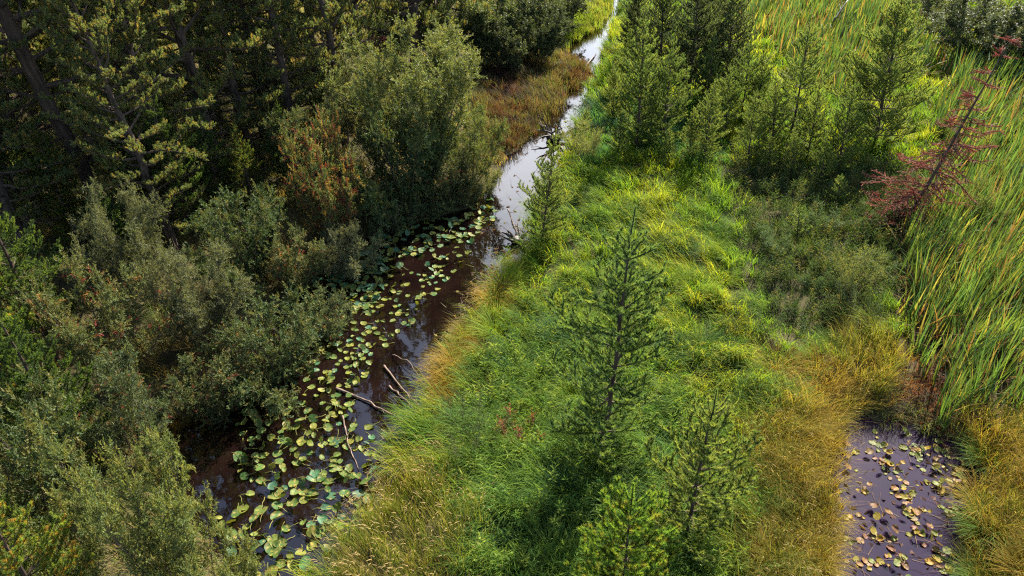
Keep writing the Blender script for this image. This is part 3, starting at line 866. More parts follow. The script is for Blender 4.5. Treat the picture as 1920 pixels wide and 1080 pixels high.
for b, t, v, lab in (((10, 790), (30, 275), 2, 'yellow-green pine at the left edge with a bright tip'),
                     ((120, 690), (110, 330), 1, 'dark green pine behind the bright one at the left edge'),
                     ((160, 900), (130, 560), 1, 'pine with yellow needles among the lower left willows'),
                     ((-60, 1120), (30, 640), 0, 'pine leaning in from the lower left edge'),
                     ((45, 1230), (52, 800), 2, 'bright pine top in the bottom left corner'),
                     ((175, 1260), (165, 905), 2, 'yellow tipped pine top between the bright willows at the bottom'),
                     ((360, 440), (350, 160), 1, 'young pine in the dark middle of the wood'),
                     ((480, 400), (470, 230), 0, 'young pine behind the grey-green willow'),
                     ((150, 460), (150, 230), 0, 'young pine hiding the foot of the bare limbed pine'),
                     ((290, 420), (300, 215), 0, 'young pine with yellow inner needles at the sunny gap'),
                     ((420, 400), (415, 200), 1, 'young pine between the sunny gap and the grey-green willow'),
                     ((555, 370), (550, 190), 1, 'young pine left of the shaded willow'),
                     ((60, 420), (60, 190), 1, 'young pine under the branches at the upper left edge'),
                     ((220, 300), (220, 120), 0, 'young pine far back under the bluish trunk'),
                     ((400, 290), (400, 120), 1, 'young pine far back, right of the bluish trunk'),
                     ((320, 270), (320, 100), 0, 'young pine far back directly beside the bluish trunk'),
                     ((520, 260), (520, 100), 0, 'young pine beneath the tips that catch light'),
                     ((120, 270), (120, 90), 1, 'young pine near the top left corner'),
                     ((620, 270), (620, 120), 1, 'young pine behind the tall grey willow'),
                     ((700, 210), (700, 70), 0, 'young pine beside the small dead red tree'),
                     ((240, 520), (230, 330), 1, 'young pine shading the trunk of the leaning pine')):
    stand(take(GP[v]), b, t, 8.0, lab, 'pines along the left edge of the wood', lean=False)

# ---- willows of the left bank
SIL = [(0.135, 0.145, 0.075), (0.11, 0.12, 0.06), (0.16, 0.165, 0.085)]
DKG = [(0.055, 0.085, 0.035), (0.07, 0.10, 0.038), (0.085, 0.11, 0.04), (0.12, 0.12, 0.04)]
WL = [willow(51, 3.0, 1.6, red=0.04), willow(52, 3.0, 1.9, stems=11, cols=DKG, leaf=0.085, lw=0.034), willow(53, 3.0, 1.4, stems=10, cols=SIL, leaf=0.085, lw=0.02),
      willow(54, 3.0, 1.7, stems=10, cols=[(0.13, 0.16, 0.05), (0.16, 0.18, 0.055), (0.10, 0.13, 0.05), (0.19, 0.19, 0.06)]),
      willow(59, 3.0, 1.8, stems=12, red=0.07, leaf=0.07, lw=0.028, cols=[(0.10, 0.12, 0.045), (0.14, 0.14, 0.05), (0.075, 0.10, 0.04)])]
WBIG = willow(55, 5.6, 2.8, stems=18, tw=14, nleaf=15, leaf=0.095, lw=0.034, thick=0.8, cols=[(0.15, 0.175, 0.055), (0.18, 0.20, 0.06), (0.13, 0.15, 0.055), (0.23, 0.225, 0.07)])
WRED = willow(56, 3.0, 1.5, stems=10, red=0.3, cols=[(0.11, 0.14, 0.05), (0.15, 0.17, 0.05), (0.09, 0.12, 0.05), (0.24, 0.20, 0.06)])
GW = 'willow shrubs on the left bank'
stand(WBIG, (800, 330), (790, 66), 5.6, 'big rounded pale green willow above the bend', GW, wpx=270, W0=5.4, lean=False, cat='shrub')
WILL = [
 ((800, 428), (800, 365), 1, 90, 'low dark willow hanging over the water under the big pale one'),
 ((868, 402), (870, 335), 4, 80, 'low brownish willow at the water below the pale yellow-green one'),
 ((735, 448), (735, 375), 0, 95, 'low willow between the grey-green one and the blue-green lily pads'),
 ((905, 378), (908, 315), 3, 70, 'small pale willow at the right end of the wooded bank'),
 ((885, 345), (885, 195), 3, 120, 'pale yellow-green willow at the right side of the big one, over the water'),
 ((770, 425), (765, 215), 1, 180, 'grey-green willow in front of the big one, above the shaded lily pads'),
 ((845, 395), (850, 290), 4, 110, 'low grey willow overhanging the first lily pads'),
 ((700, 300), (690, 110), 2, 150, 'tall grey willow left of the big pale one'),
 ((600, 360), (600, 200), 4, 140, 'shaded willow behind the red leaved shrub'),
 ((480, 545), (478, 372), 1, 175, 'grey-green willow with light tips right of the sunny gap'),
 ((390, 650), (375, 468), 2, 170, 'silvery willow left of the dark inlet'),
 ((540, 735), (545, 585), 1, 190, 'dull willow leaning over the lily pads'),
 ((430, 790), (420, 655), 4, 170, 'dull willow at the edge of the black water'),
 ((290, 570), (310, 360), 2, 150, 'silvery twigged willow below the leaning trunk'),
 ((230, 720), (225, 520), 4, 190, 'grey willow between the left pines and the silvery one'),
 ((620, 650), (630, 560), 0, 100, 'low willow at the middle of the left bank'),
 ((250, 850), (240, 690), 0, 180, 'shaded willow above the bright bottom left ones'),
 ((120, 1040), (110, 780), 1, 270, 'large pale willow in the bottom left'),
 ((355, 1130), (330, 830), 3, 230, 'bright sunlit willow at the bottom beside the black water'),
 ((180, 1180), (190, 960), 3, 220, 'bright low willow along the bottom edge'),
 ((30, 960), (20, 720), 2, 180, 'willow half outside the lower left edge'),
 ((430, 1190), (420, 1000), 3, 170, 'low bright willow at the bottom next to the lily pads'),
 ((660, 530), (660, 430), 2, 120, 'dark willow behind the blue-green lily pads'),
 ((560, 560), (560, 430), 4, 140, 'shaded willow behind the left end of the lily pads'),
 ((60, 620), (60, 470), 4, 170, 'twiggy willow under the bright left pine'),
]
for b, t, v, w, lab in WILL:
    stand(take(WL[v]), b, t, 3.0, lab, GW, wpx=w, W0=3.1, lean=False, cat='shrub')
stand(WRED, (640, 480), (632, 255), 3.0, 'willow with rusty red and yellow leaves on its lower side', GW, wpx=140, W0=3.0, lean=False, cat='shrub')
FW = [willow(57, 4.0, 2.2, stems=11, cols=[(0.055, 0.075, 0.032), (0.07, 0.09, 0.036), (0.09, 0.105, 0.045)], leaf=0.13, lw=0.055, nleaf=12), willow(58, 4.0, 2.0, stems=12, leaf=0.13, lw=0.055, nleaf=12, cols=[(0.12, 0.15, 0.05), (0.09, 0.12, 0.05), (0.16, 0.17, 0.06)])]
for b, t, v, w, lab in (((905, 125), (905, -15), 1, 150, 'far pale willow above the reddish sedge'),
                        ((950, 138), (950, 35), 0, 110, 'low dark willow at the back edge of the reddish sedge'),
                        ((1015, 122), (1015, 20), 0, 100, 'low dark willow right above the reddish sedge near the water'),
                        ((985, 105), (985, -20), 0, 150, 'far dark willow between the sedge and the olive grass tuft'),
                        ((830, 130), (820, 0), 0, 130, 'far willow behind the big pale one'),
                        ((1050, 60), (1045, -40), 0, 120, 'far willow left of the olive grass tuft'),
                        ((740, 120), (735, -10), 0, 140, 'far willow near the red dead branches'),
                        ((1830, 125), (1825, 10), 0, 170, 'dark shrub in the shaded upper right'),
                        ((1900, 110), (1895, 25), 1, 130, 'pale shrub in the top right corner'),
                        ((1760, 70), (1755, -20), 0, 130, 'dark shrub behind the reeds left of the pale corner one'),
                        ((1960, 150), (1960, 10), 0, 190, 'dark shrub cut by the upper right edge')):
    stand(take(FW[v]), b, t, 4.0, lab, 'far shrubs', wpx=w, W0=4.2, lean=False, cat='shrub')

# ---- low shrubs of the meadow
LS = [willow(61, 1.2, 0.8, stems=8, tw=4, nleaf=9, leaf=0.05, lw=0.018, name='low_shrub', cols=[(0.16, 0.18, 0.055), (0.20, 0.20, 0.06), (0.11, 0.14, 0.05)]),
      willow(62, 1.2, 0.9, stems=9, tw=2, nleaf=7, leaf=0.045, lw=0.014, name='low_shrub', cols=[(0.07, 0.10, 0.04), (0.10, 0.13, 0.045)]),
      willow(63, 1.2, 0.9, stems=8, tw=4, nleaf=10, leaf=0.055, lw=0.018, name='low_shrub', cols=[(0.055, 0.10, 0.032), (0.08, 0.13, 0.035), (0.10, 0.14, 0.04)])]
for b, t, v, w, lab in (((1590, 545), (1590, 468), 0, 95, 'yellowish leaved low shrub in the dull green herbs'),
                        ((880, 850), (868, 748), 1, 130, 'thin grey twiggy shrub on the bank above the seed grass'),
                        ((1400, 640), (1395, 560), 1, 110, 'bare twiggy low shrub right of the yellow-green grass'),
                        ((1585, 600), (1580, 530), 1, 100, 'dark twiggy low shrub under the yellowish leaved one'),
                        ((1450, 470), (1450, 432), 2, 80, 'dark low shrub left of the tiny pine sapling'),
                        ((1540, 430), (1540, 392), 2, 80, 'dark low shrub between the two pine saplings'),
                        ((1640, 420), (1640, 382), 2, 74, 'dark low shrub left of the foot of the red pine'),
                        ((1640, 520), (1640, 482), 2, 80, 'dark low shrub at the edge of the cattails'),
                        ((1530, 545), (1530, 507), 2, 74, 'low shrub left of the yellowish leaved one'),
                        ((1100, 300), (1105, 235), 0, 90, 'pale low shrub on the bank behind the driftwood root'),
                        ((1820, 420), (1815, 345), 0, 90, 'greyish low shrub right of the red pine among cattails')):
    stand(take(LS[v]), b, t, 1.2, lab, 'low shrubs of the meadow', wpx=w, W0=1.7, lean=False, cat='shrub')
RS = willow(64, 1.0, 0.9, stems=5, tw=2, nleaf=6, leaf=0.07, lw=0.035, name='red_sapling', cols=[(0.20, 0.06, 0.05), (0.25, 0.10, 0.07), (0.12, 0.10, 0.04), (0.16, 0.05, 0.045)])
stand(RS, (962, 842), (975, 786), 1.0, 'small sapling with salmon red leaves left of the central pine', None, wpx=56, W0=1.0, cat='sapling')

# ---- dead red pine
def dead_pine(seed, H=6.6, name='dead_pine'):
    r = np.random.default_rng(seed)
    root = empty(name); tr, cr = MB(), MB()
    zz = np.linspace(0, H, 14)
    wx = 0.02 * np.sin(zz * 1.3); wy = 0.03 * np.cos(zz)
    tube(tr, np.stack([wx, wy, zz], 1), 0.06 * (1 - zz / H) ** 0.8 + 0.008, 7)
    S, E = [], []
    h = 0.25
    while h < H - 0.1:
        f = h / H
        for b in range(6 if f < 0.35 else 4):
            if r.random() < 0.12: continue
            L = (2.35 * (1 - f) ** 1.1 + 0.16) * r.uniform(0.3, 1.25)
            a = r.random() * 6.28; el = 0.15 * f + r.normal(0, 0.24) + (0.5 if f > 0.85 else 0)
            d = np.array([math.cos(a) * math.cos(el), math.sin(a) * math.cos(el), math.sin(el)])
            m = max(4, int(L / 0.13))
            path = bend_path((np.interp(h, zz, wx), np.interp(h, zz, wy), h), d, L, m, 0.6, 0.17, r, drop=0.8)
            tube(tr, path, np.linspace(0.010 + 0.006 * L, 0.004, len(path)), 4)
            for q in range(1, m):
                S.append(path[q]); E.append(path[q + 1])
                for _k in range(2):
                    t = unit(path[q + 1] - path[q]); lat = unit(np.cross(t, [0, 0, 1.0])) * r.choice([-1, 1])
                    e = unit(t * 0.8 + lat * 0.8 + np.array([0, 0, r.uniform(-0.5, 0.3)])); sl = r.uniform(0.08, 0.5)*(1-0.5*q/m)
                    S.append(path[q]); E.append(path[q] + e * sl)
        h += (0.20 + 0.22 * f) * r.uniform(0.5, 1.5)
    needles(cr, np.array(S), np.array(E), 210, 0.075, 0.015, [(0.26, 0.068, 0.046), (0.32, 0.10, 0.064), (0.19, 0.05, 0.038), (0.29, 0.16, 0.105), (0.16, 0.075, 0.05)], spread=0.6, r=r)
    tr.build('trunk', M['bark'], root); cr.build('crown', M['dead_needle'], root)
    return root
DEAD = dead_pine(71)
stand(DEAD, (1690, 430), (1905, 60), 6.6, 'dead leaning pine with rust red needles in front of the cattails', None, rotz=0.3)
DEAD2 = dead_pine(72, 5.0)
stand(DEAD2, (668, 190), (735, 15), 5.0, 'small dead tree with red needles at the top of the wood', None)

# ------------------------------------------------------------------ wood lying about
def stick(name, pts, rad, mat, label, cat, group=None, twigs=4, seed=0, tw=0.35, z=0.05):
    r = np.random.default_rng(seed)
    P = []
    for p in pts:
        zz = p[2] if len(p) > 2 else z
        g = G(p[0], p[1], zz); P.append((g[0], g[1], zz))
    P = np.array(P)
    t = np.linspace(0, len(P) - 1, 14)
    Q = np.stack([np.interp(t, np.arange(len(P)), P[:, k]) for k in range(3)], 1) + r.normal(0, 0.012, (14, 3))
    org = Q[0].copy(); Q = Q - org
    mb = MB(); tube(mb, Q, np.linspace(rad, rad * 0.45, 14) * r.uniform(0.85, 1.15, 14), 7)
    o = mb.build(name, mat, None, True); o.location = org
    if twigs:
        for k in range(twigs):
            q = r.integers(3, 13)
            e = unit(unit(Q[q] - Q[q - 1]) * 0.7 + r.normal(0, 0.6, 3) + np.array([0, 0, 0.25]))
            tb = MB(); tube(tb, bend_path(Q[q], e, tw * r.uniform(0.5, 1.2), 4, 0.1, 0.12, r), np.linspace(rad * 0.4, rad * 0.12, 5), 5)
            tb.build('twig', mat, o, True)
    return tag(o, label, cat, group)
GS = 'branches fallen into the stream'
stick('fallen_branch', [(630, 728), (690, 752), (760, 792)], 0.032, M['deadwood'], 'pale fallen branch lying from the lily pads to the bank', 'branch', GS, 4, 1)
stick('fallen_branch', [(720, 685), (755, 730), (795, 770, 0.2)], 0.028, M['deadwood'], 'longer pale branch sloping down the right bank into brown water', 'branch', GS, 2, 2)
stick('fallen_branch', [(728, 722), (760, 750), (786, 778, 0.15)], 0.026, M['deadwood'], 'shorter pale branch right of the long fallen one', 'branch', GS, 2, 3)
stick('fallen_branch', [(643, 780), (652, 830), (672, 880)], 0.020, M['deadwood'], 'thin pale stick standing out of the lower lily pads', 'branch', GS, 1, 4)
stick('fallen_branch', [(715, 805), (740, 830), (760, 840, 0.1)], 0.022, M['deadwood'], 'short thin stick at the foot of the bank by the lily pads', 'branch', GS, 1, 5)
stick('fallen_branch', [(735, 665), (770, 680, 0.25), (800, 730, 0.05)], 0.014, M['deadwood'], 'thin arched twig over the brown water', 'branch', GS, 0, 6)
stick('fallen_branch', [(870, 1010, 0.3), (868, 930, 0.3), (880, 880, 0.35)], 0.03, M['darkwood'], 'dark rotten branch beside the seed grass', 'branch', GS, 2, 7)
stick('fallen_branch', [(1130, 150), (1095, 128), (1118, 100)], 0.07, M['darkwood'], 'dark log lying across the far bright water', 'branch', GS, 3, 8)
stick('fallen_branch', [(880, 905, 0.45), (960, 905, 0.5), (1060, 912, 0.45)], 0.012, M['darkwood'], 'thin dark twig lying across the herbs below the red sapling', 'branch', GS, 0, 9)
stick('dead_snag', [(1552, 70, 0.4), (1562, 40, 1.4), (1590, 0, 2.4)], 0.07, M['darkwood'], 'dark leaning dead snag in the far reeds', 'snag', None, 4, 10, 0.6)

def driftwood(base, n, L, label, seed, upbias, name='driftwood', extra=None):
    r = np.random.default_rng(seed)
    g = G(*base, 0.05)
    mb = MB()
    # knotted root plate
    th = np.linspace(0, 6.283, 12)
    core = np.stack([0.16 * L * np.cos(np.linspace(0, 5, 8)), 0.16 * L * np.sin(np.linspace(0, 5, 8)), np.linspace(-0.05, 0.22, 8)], 1)
    tube(mb, core, [0.05, 0.13, 0.16, 0.17, 0.15, 0.13, 0.10, 0.05], 8)
    o = mb.build(name, M['darkwood'], None, True); o.location = (g[0], g[1], 0.02)
    for k in range(n):
        a = k * 6.283 / n + r.normal(0, 0.3)
        e = unit(np.array([math.cos(a), math.sin(a), r.uniform(0.0, upbias)]))
        tb = MB()
        path = bend_path((0, 0, 0.1), e, L * r.uniform(0.5, 1.2), 7, 0.3, 0.2, r)
        tube(tb, path, np.linspace(0.07, 0.012, 8) * r.uniform(0.7, 1.2), 6)
        for q in (3, 5):
            e2 = unit(unit(path[q] - path[q - 1]) + r.normal(0, 0.6, 3))
            tube(tb, bend_path(path[q], e2, L * 0.3, 4, 0.2, 0.2, r), np.linspace(0.03, 0.008, 5), 5)
        tb.build('root', M['darkwood'], o, True)
    return tag(o, label, 'driftwood', 'driftwood in the stream')
driftwood((1040, 262), 11, 1.55, 'black tangled tree root sticking out of the water behind the lone pine', 81, 1.3)
driftwood((972, 455), 8, 0.85, 'dark knotted driftwood lump against the right bank below the upright stick', 82, 0.6)
stick('fallen_branch', [(972, 450, 0.1), (966, 428, 0.35), (952, 392, 0.75)], 0.05, M['deadwood'], 'upright broken pale stick rising from the driftwood lump', 'branch', GS, 3, 11, 0.25)
stick('fallen_branch', [(905, 690, 0.3), (860, 655, 0.1), (820, 632, 0.03)], 0.015, M['darkwood'], 'thin dark twig reaching from the orange sedge over the water', 'branch', GS, 1, 12)

# ------------------------------------------------------------------ lily pads
PADC = {'green': [(0.058, 0.105, 0.024), (0.075, 0.12, 0.026)], 'bluish': [(0.04, 0.105, 0.055), (0.05, 0.12, 0.06)],  # bluish greens carry the sky's reflection painted into the leaf colour
        'yellow': [(0.12, 0.14, 0.022), (0.095, 0.125, 0.022)], 'pond': [(0.21, 0.145, 0.018), (0.15, 0.13, 0.018)], 'pink': [(0.13, 0.07, 0.04), (0.18, 0.10, 0.04)], 'pgreen': [(0.09, 0.115, 0.025), (0.12, 0.13, 0.025)]}
def pad_mesh(r, col, curl, spots=True):
    n = 18
    gap = r.uniform(0.08, 0.30); asp = r.uniform(0.74, 0.98); tear = r.uniform(0.02, 0.09); tp = r.integers(4, 9)
    th = np.linspace(gap, 6.283 - gap, n)
    V = [(0.04, 0, 0)]; C = [col]
    ph = r.random() * 6
    wav = r.uniform(0.0, 0.05)
    for f, zc in ((0.55, 0.0), (0.88, 0.3), (1.0, 1.0)):
        for k in range(n):
            rr = f * (1 + 0.14 * math.cos(th[k] - math.pi) * -1 * -1) * (1 + 0.04 * math.sin(3 * th[k] + ph) + (tear * math.sin(tp * th[k] + 2 * ph) * (r.random() < 0.7) if f == 1.0 else 0))
            V.append((rr * math.cos(th[k]), rr * asp * math.sin(th[k]), zc * curl * (0.6 + 0.6 * math.sin(2 * th[k] + ph)) + wav * math.sin(4 * th[k] + ph) * f))
            C.append(tuple(np.array(col) * r.uniform(0.85, 1.15)))
    V = np.array(V); C = np.array(C)
    if spots:
        for k in range(r.integers(3, 16)):
            j = r.integers(1, len(V)); C[j] = np.array([(0.30, 0.20, 0.06), (0.16, 0.08, 0.03), (0.30, 0.27, 0.05)])[r.integers(0, 3)]
    T = [[0, 1 + k, 2 + k] for k in range(n - 1)]
    Q = []
    for a in range(2):
        for k in range(n - 1):
            b = 1 + a * n + k
            Q.append([b, b + n, b + n + 1, b + 1])
    fold = r.uniform(0, 0.35) if r.random() < 0.4 else 0.0
    V[:, 2] += fold * np.abs(V[:, 1])
    mb = MB(); mb.add(V, Q, T, C)
    me = mb.mesh('lily_pad', M['pad'], True)
    return me
prn = np.random.default_rng(91)
PADS = {k: [pad_mesh(prn, c[i % 2], prn.uniform(0.0, 0.38) if k != 'bluish' else prn.uniform(0, 0.2)) for i in range(6)] for k, c in PADC.items()}
sm = MB()
tube(sm, bend_path((0, 0, -0.02), (0.75, 0.5, -0.02), 2.6, 6, -0.02, 0.16, prn), np.linspace(0.045, 0.055, 7), 5, (0.20, 0.20, 0.05))
STALK = sm.mesh('stalk', M['pad'], True)

CN = {'green': 'fresh green', 'bluish': 'sky-tinted blue-green', 'yellow': 'yellowing', 'pond': 'yellow', 'pink': 'pinkish brown', 'pgreen': 'olive green'}
def pads(polys, n, rad, kinds, probs, zone_label, raised=0.25, mind=0.75, existing=[], clump=None):
    """chooses where leaves lie; returns (apparent size, location, rotation, radius, kind, label)"""
    poly = np.array(polys, float)
    lo, hi = poly.min(0), poly.max(0)
    N = n * 40
    p = prn.uniform(lo, hi, (N, 2)); p = p[inside(poly, p[:, 0], p[:, 1])]
    g = np.array([G(a, b, 0.02) for a, b in p])
    if clump is not None: g = g[noise2(g[:, 0], g[:, 1], 0.35, 2) > clump]
    wd = np.minimum(sdist(STREAM, g[:, 0], g[:, 1]), sdist(POND, g[:, 0], g[:, 1]))
    res = []
    ex = np.array(existing).reshape(-1, 3)
    for q in np.where(wd < -0.05)[0]:
        if len(res) >= n: break
        rr = prn.uniform(*rad)
        if len(ex) and np.any((ex[:, 0] - g[q, 0]) ** 2 + (ex[:, 1] - g[q, 1]) ** 2 < (mind * (rr + ex[:, 2])) ** 2): continue
        ex = np.vstack([ex, [g[q, 0], g[q, 1], rr]]); existing.append((g[q, 0], g[q, 1], rr))
        k = kinds[prn.choice(len(kinds), p=probs)]
        up = prn.random() < raised
        t = 0.42 if up else 0.06
        loc = (g[q, 0], g[q, 1], 0.006 + 0.012 * prn.random() + (prn.uniform(0.04, 0.16) if up else 0))
        res.append((rr / math.hypot(g[q, 1], 12), loc, (prn.normal(0, t), prn.normal(0, t), prn.random() * 6.28), rr, k, f'{CN[k]} {zone_label}'))
    return res
def lay(lst, name, cat, group, limit, stalk):
    lst = sorted(lst, key=lambda a: -a[0])
    for sz, loc, rot, rr, k, lab in lst[:limit]:
        o = bpy.data.objects.new(name, PADS[k][prn.integers(0, 6)]); COL.objects.link(o)
        o.location = loc; o.rotation_euler = rot; o.scale = (rr, rr, rr)
        if stalk:
            s_ = bpy.data.objects.new('stalk', STALK); COL.objects.link(s_); s_.parent = o
        tag(o, lab, cat, group)
    return lst[limit:]
EX = []
ALL = []
ALL += pads([(595, 560), (585, 500), (640, 445), (760, 410), (880, 365), (932, 372), (925, 415), (870, 445), (780, 480), (720, 540), (700, 575), (620, 595)], 290, (0.07, 0.135), ['bluish', 'green', 'yellow'], [0.45, 0.37, 0.18],
     'lily pad in the shaded crowd under the left bank willows', 0.45, 0.45, EX)
ALL += pads([(590, 590), (700, 560), (830, 470), (905, 430), (880, 480), (800, 570), (790, 600), (720, 660), (670, 730), (600, 740), (580, 650)], 190, (0.055, 0.115), ['green', 'yellow', 'bluish'], [0.5, 0.35, 0.15],
     'lily pad scattered beside the brown open channel', 0.3, 0.58, EX)
ALL += pads([(480, 740), (560, 690), (640, 720), (680, 780), (725, 810), (720, 870), (640, 900), (500, 920), (430, 880), (440, 800)], 150, (0.065, 0.13), ['green', 'yellow', 'bluish'], [0.58, 0.27, 0.15],
     'lily pad on the black water below the fallen branches', 0.4, 0.50, EX)
ALL += pads([(405, 965), (500, 905), (640, 880), (730, 870), (715, 930), (640, 1040), (600, 1090), (470, 1120), (430, 1030)], 85, (0.08, 0.15), ['green', 'yellow', 'bluish'], [0.58, 0.30, 0.12],
     'lily pad in the raised cluster by the seed grass', 0.6, 0.55, EX)
rest = lay(ALL, 'lily_pad', 'lily pad', 'lily pads on the stream', 300, True)
if rest:
    mb = MB()
    for sz, loc, rot, rr, k, lab in rest:
        me = PADS[k][prn.integers(0, 6)]
        V = np.empty(len(me.vertices) * 3, np.float32); me.vertices.foreach_get('co', V); V = V.reshape(-1, 3) * rr
        V = V @ np.array(Euler(rot).to_matrix()).T + np.array(loc)
        C = np.empty(len(me.vertices) * 4, np.float32); me.color_attributes['Col'].data.foreach_get('color', C)
        mb.add(V, [list(p.vertices) for p in me.polygons if len(p.vertices) == 4], [list(p.vertices) for p in me.polygons if len(p.vertices) == 3], C.reshape(-1, 4)[:, :3])
    tag(mb.build('lily_pads', M['pad'], None, True), 'small farther lily pads crowding the stream between the larger ones', 'lily pads', kind='stuff')
EX2 = []
POOL = pads([(1640, 800), (1760, 820), (1830, 880), (1835, 960), (1790, 940), (1700, 890), (1630, 860)], 105, (0.04, 0.10), ['pond', 'pink', 'pgreen'], [0.4, 0.2, 0.4],
     'leaf floating at the back of the small pool', 0.45, 0.45, EX2, -0.15)
POOL += pads([(1570, 830), (1700, 860), (1800, 960), (1820, 1095), (1580, 1095), (1560, 960)], 150, (0.035, 0.095), ['pond', 'pink', 'pgreen'], [0.45, 0.35, 0.2],
     'leaf floating on the open purplish pool', 0.3, 0.45, EX2, 0.10)
lay(POOL, 'floating_leaf', 'floating leaf', 'floating leaves on the pool', 300, False)

# ------------------------------------------------------------------ cattail clumps standing at the pool
def cattail(seed, n=14, H=1.5):
    r = np.random.default_rng(seed); mb = MB()
    th = r.random(n) * 6.28
    P = np.stack([np.cos(th) * 0.10, np.sin(th) * 0.10, np.full(n, -0.03)], 1)
    cols = np.array([(0.08, 0.17, 0.04), (0.11, 0.20, 0.035), (0.16, 0.24, 0.035), (0.28, 0.22, 0.05)])
    blades(mb, P, th * 0.4 + r.normal(0.2, 0.8, n), r.uniform(0.04, 0.28, n), r.uniform(0.1, 0.6, n), H * r.uniform(0.6, 1.1, n), np.full(n, 0.024), cols[r.choice(4, n, p=[0.4, 0.3, 0.2, 0.1])], 5, r)
    return mb.mesh('cattail_plant', M['reed'])
CM = [cattail(101), cattail(102, 11, 1.3), cattail(103, 18, 1.7)]
for k, (px, py, v, s, lab) in enumerate(((1770, 790, 2, 1.0, 'tall cattail plant at the back right corner of the pool'), (1805, 770, 0, 1.1, 'cattail plant right of the tallest one by the pool'),
        (1725, 690, 1, 1.0, 'cattail plant above the reddish litter behind the pool'), (1650, 600, 1, 0.9, 'small lone cattail plant at the edge of the dull herbs'),
        (1700, 640, 0, 0.8, 'lone pale cattail plant left of the reed bed'), (1850, 745, 2, 1.0, 'broad cattail plant right of the pool at the reed edge'), (1890, 790, 0, 1.0, 'cattail plant near the right edge above the golden sedge'))):
    g = G(px, py, 0.3); o = bpy.data.objects.new('cattail_plant', CM[v]); COL.objects.link(o)
    o.location = (g[0], g[1], float(height(np.array([g[0]]), np.array([g[1]]))[0])); o.scale = (s, s, s); o.rotation_euler = (0, 0, k * 1.7 if v else 0.2)
    tag(o, lab, 'cattail', 'cattail plants near the pool')

# ------------------------------------------------------------------ grass tussocks standing out of the meadow
def tussock(seed, cols, n=420, H=0.85, w=0.011):
    r = np.random.default_rng(seed); mb = MB()
    th = r.random(n) * 6.28; rr = 0.17 * np.sqrt(r.random(n))
    P = np.stack([np.cos(th) * rr, np.sin(th) * rr, np.full(n, -0.04)], 1)
    a0 = r.random() * 6.28
    hd = np.arctan2(np.sin(th) + 0.5 * math.sin(a0), np.cos(th) + 0.5 * math.cos(a0)) + r.normal(0, 0.25, n)
    cols = np.array(cols)
    blades(mb, P, hd, 0.08 + 0.5 * rr / 0.17 + r.normal(0, 0.08, n), r.uniform(0.7, 1.7, n), H * r.uniform(0.6, 1.15, n), np.full(n, w), cols[r.integers(0, len(cols), n)] * r.uniform(0.8, 1.2, (n, 1)), 4, r)
    return mb.mesh('grass_tussock', M['grass'])
TK = {'lime green': [(0.17, 0.24, 0.025), (0.22, 0.26, 0.025), (0.12, 0.20, 0.025)], 'sky-tinted blue-green': [(0.045, 0.10, 0.04), (0.06, 0.125, 0.038), (0.05, 0.11, 0.045)],
      'mid green': [(0.08, 0.15, 0.03), (0.10, 0.18, 0.03), (0.13, 0.19, 0.035)], 'straw coloured': [(0.28, 0.19, 0.035), (0.20, 0.165, 0.03), (0.31, 0.20, 0.045)]}
TM = {k: [tussock(200 + 3 * i + j, c) for j in range(2)] for i, (k, c) in enumerate(TK.items())}
def tussocks(poly, n, kinds, probs, where):
    poly = np.array(poly, float); lo, hi = poly.min(0), poly.max(0); c = 0; ex = []
    for _ in range(4000):
        if c >= n: break
        p = prn.uniform(lo, hi)
        if not inside(poly, p[:1], p[1:])[0]: continue
        g = G(p[0], p[1], 0.3)
        if any((g[0] - e[0]) ** 2 + (g[1] - e[1]) ** 2 < 0.35 for e in ex): continue
        z = float(height(np.array([g[0]]), np.array([g[1]]))[0])
        if z < 0.06: continue
        ex.append(g); k = kinds[prn.choice(len(kinds), p=probs)]
        o = bpy.data.objects.new('grass_tussock', TM[k][prn.integers(0, 2)]); COL.objects.link(o)
        sc = prn.uniform(0.7, 1.25)
        o.location = (g[0], g[1], z); o.rotation_euler = (prn.normal(0, 0.08), prn.normal(0, 0.08), prn.random() * 6.28); o.scale = (sc, sc, sc * prn.uniform(0.8, 1.1))
        tag(o, f'{k} grass tussock {where}', 'tussock', 'grass tussocks of the meadow'); c += 1
tussocks([(1070, 360), (1370, 340), (1390, 560), (1400, 700), (1240, 700), (1230, 560), (1050, 560)], 34, ['lime green', 'mid green', 'sky-tinted blue-green'], [0.5, 0.3, 0.2], 'in the sunny grass beyond the central pine')
tussocks([(1010, 600), (1100, 560), (1110, 860), (1100, 1090), (880, 1090), (900, 860), (930, 700)], 40, ['mid green', 'sky-tinted blue-green', 'lime green'], [0.4, 0.35, 0.25], 'in the lower meadow left of the central pine')
tussocks([(1400, 720), (1560, 640), (1600, 760), (1560, 900), (1550, 1090), (1420, 1090), (1400, 880)], 26, ['straw coloured', 'mid green'], [0.8, 0.2], 'in the golden sedge left of the small pool')
tussocks([(1840, 830), (1960, 800), (1960, 1090), (1840, 1090)], 12, ['straw coloured', 'mid green'], [0.75, 0.25], 'in the golden sedge right of the small pool')
tussocks([(880, 560), (960, 500), (1000, 500), (900, 680), (800, 810), (780, 800), (830, 680)], 18, ['straw coloured', 'lime green'], [0.55, 0.45], 'along the sedge edge of the stream')

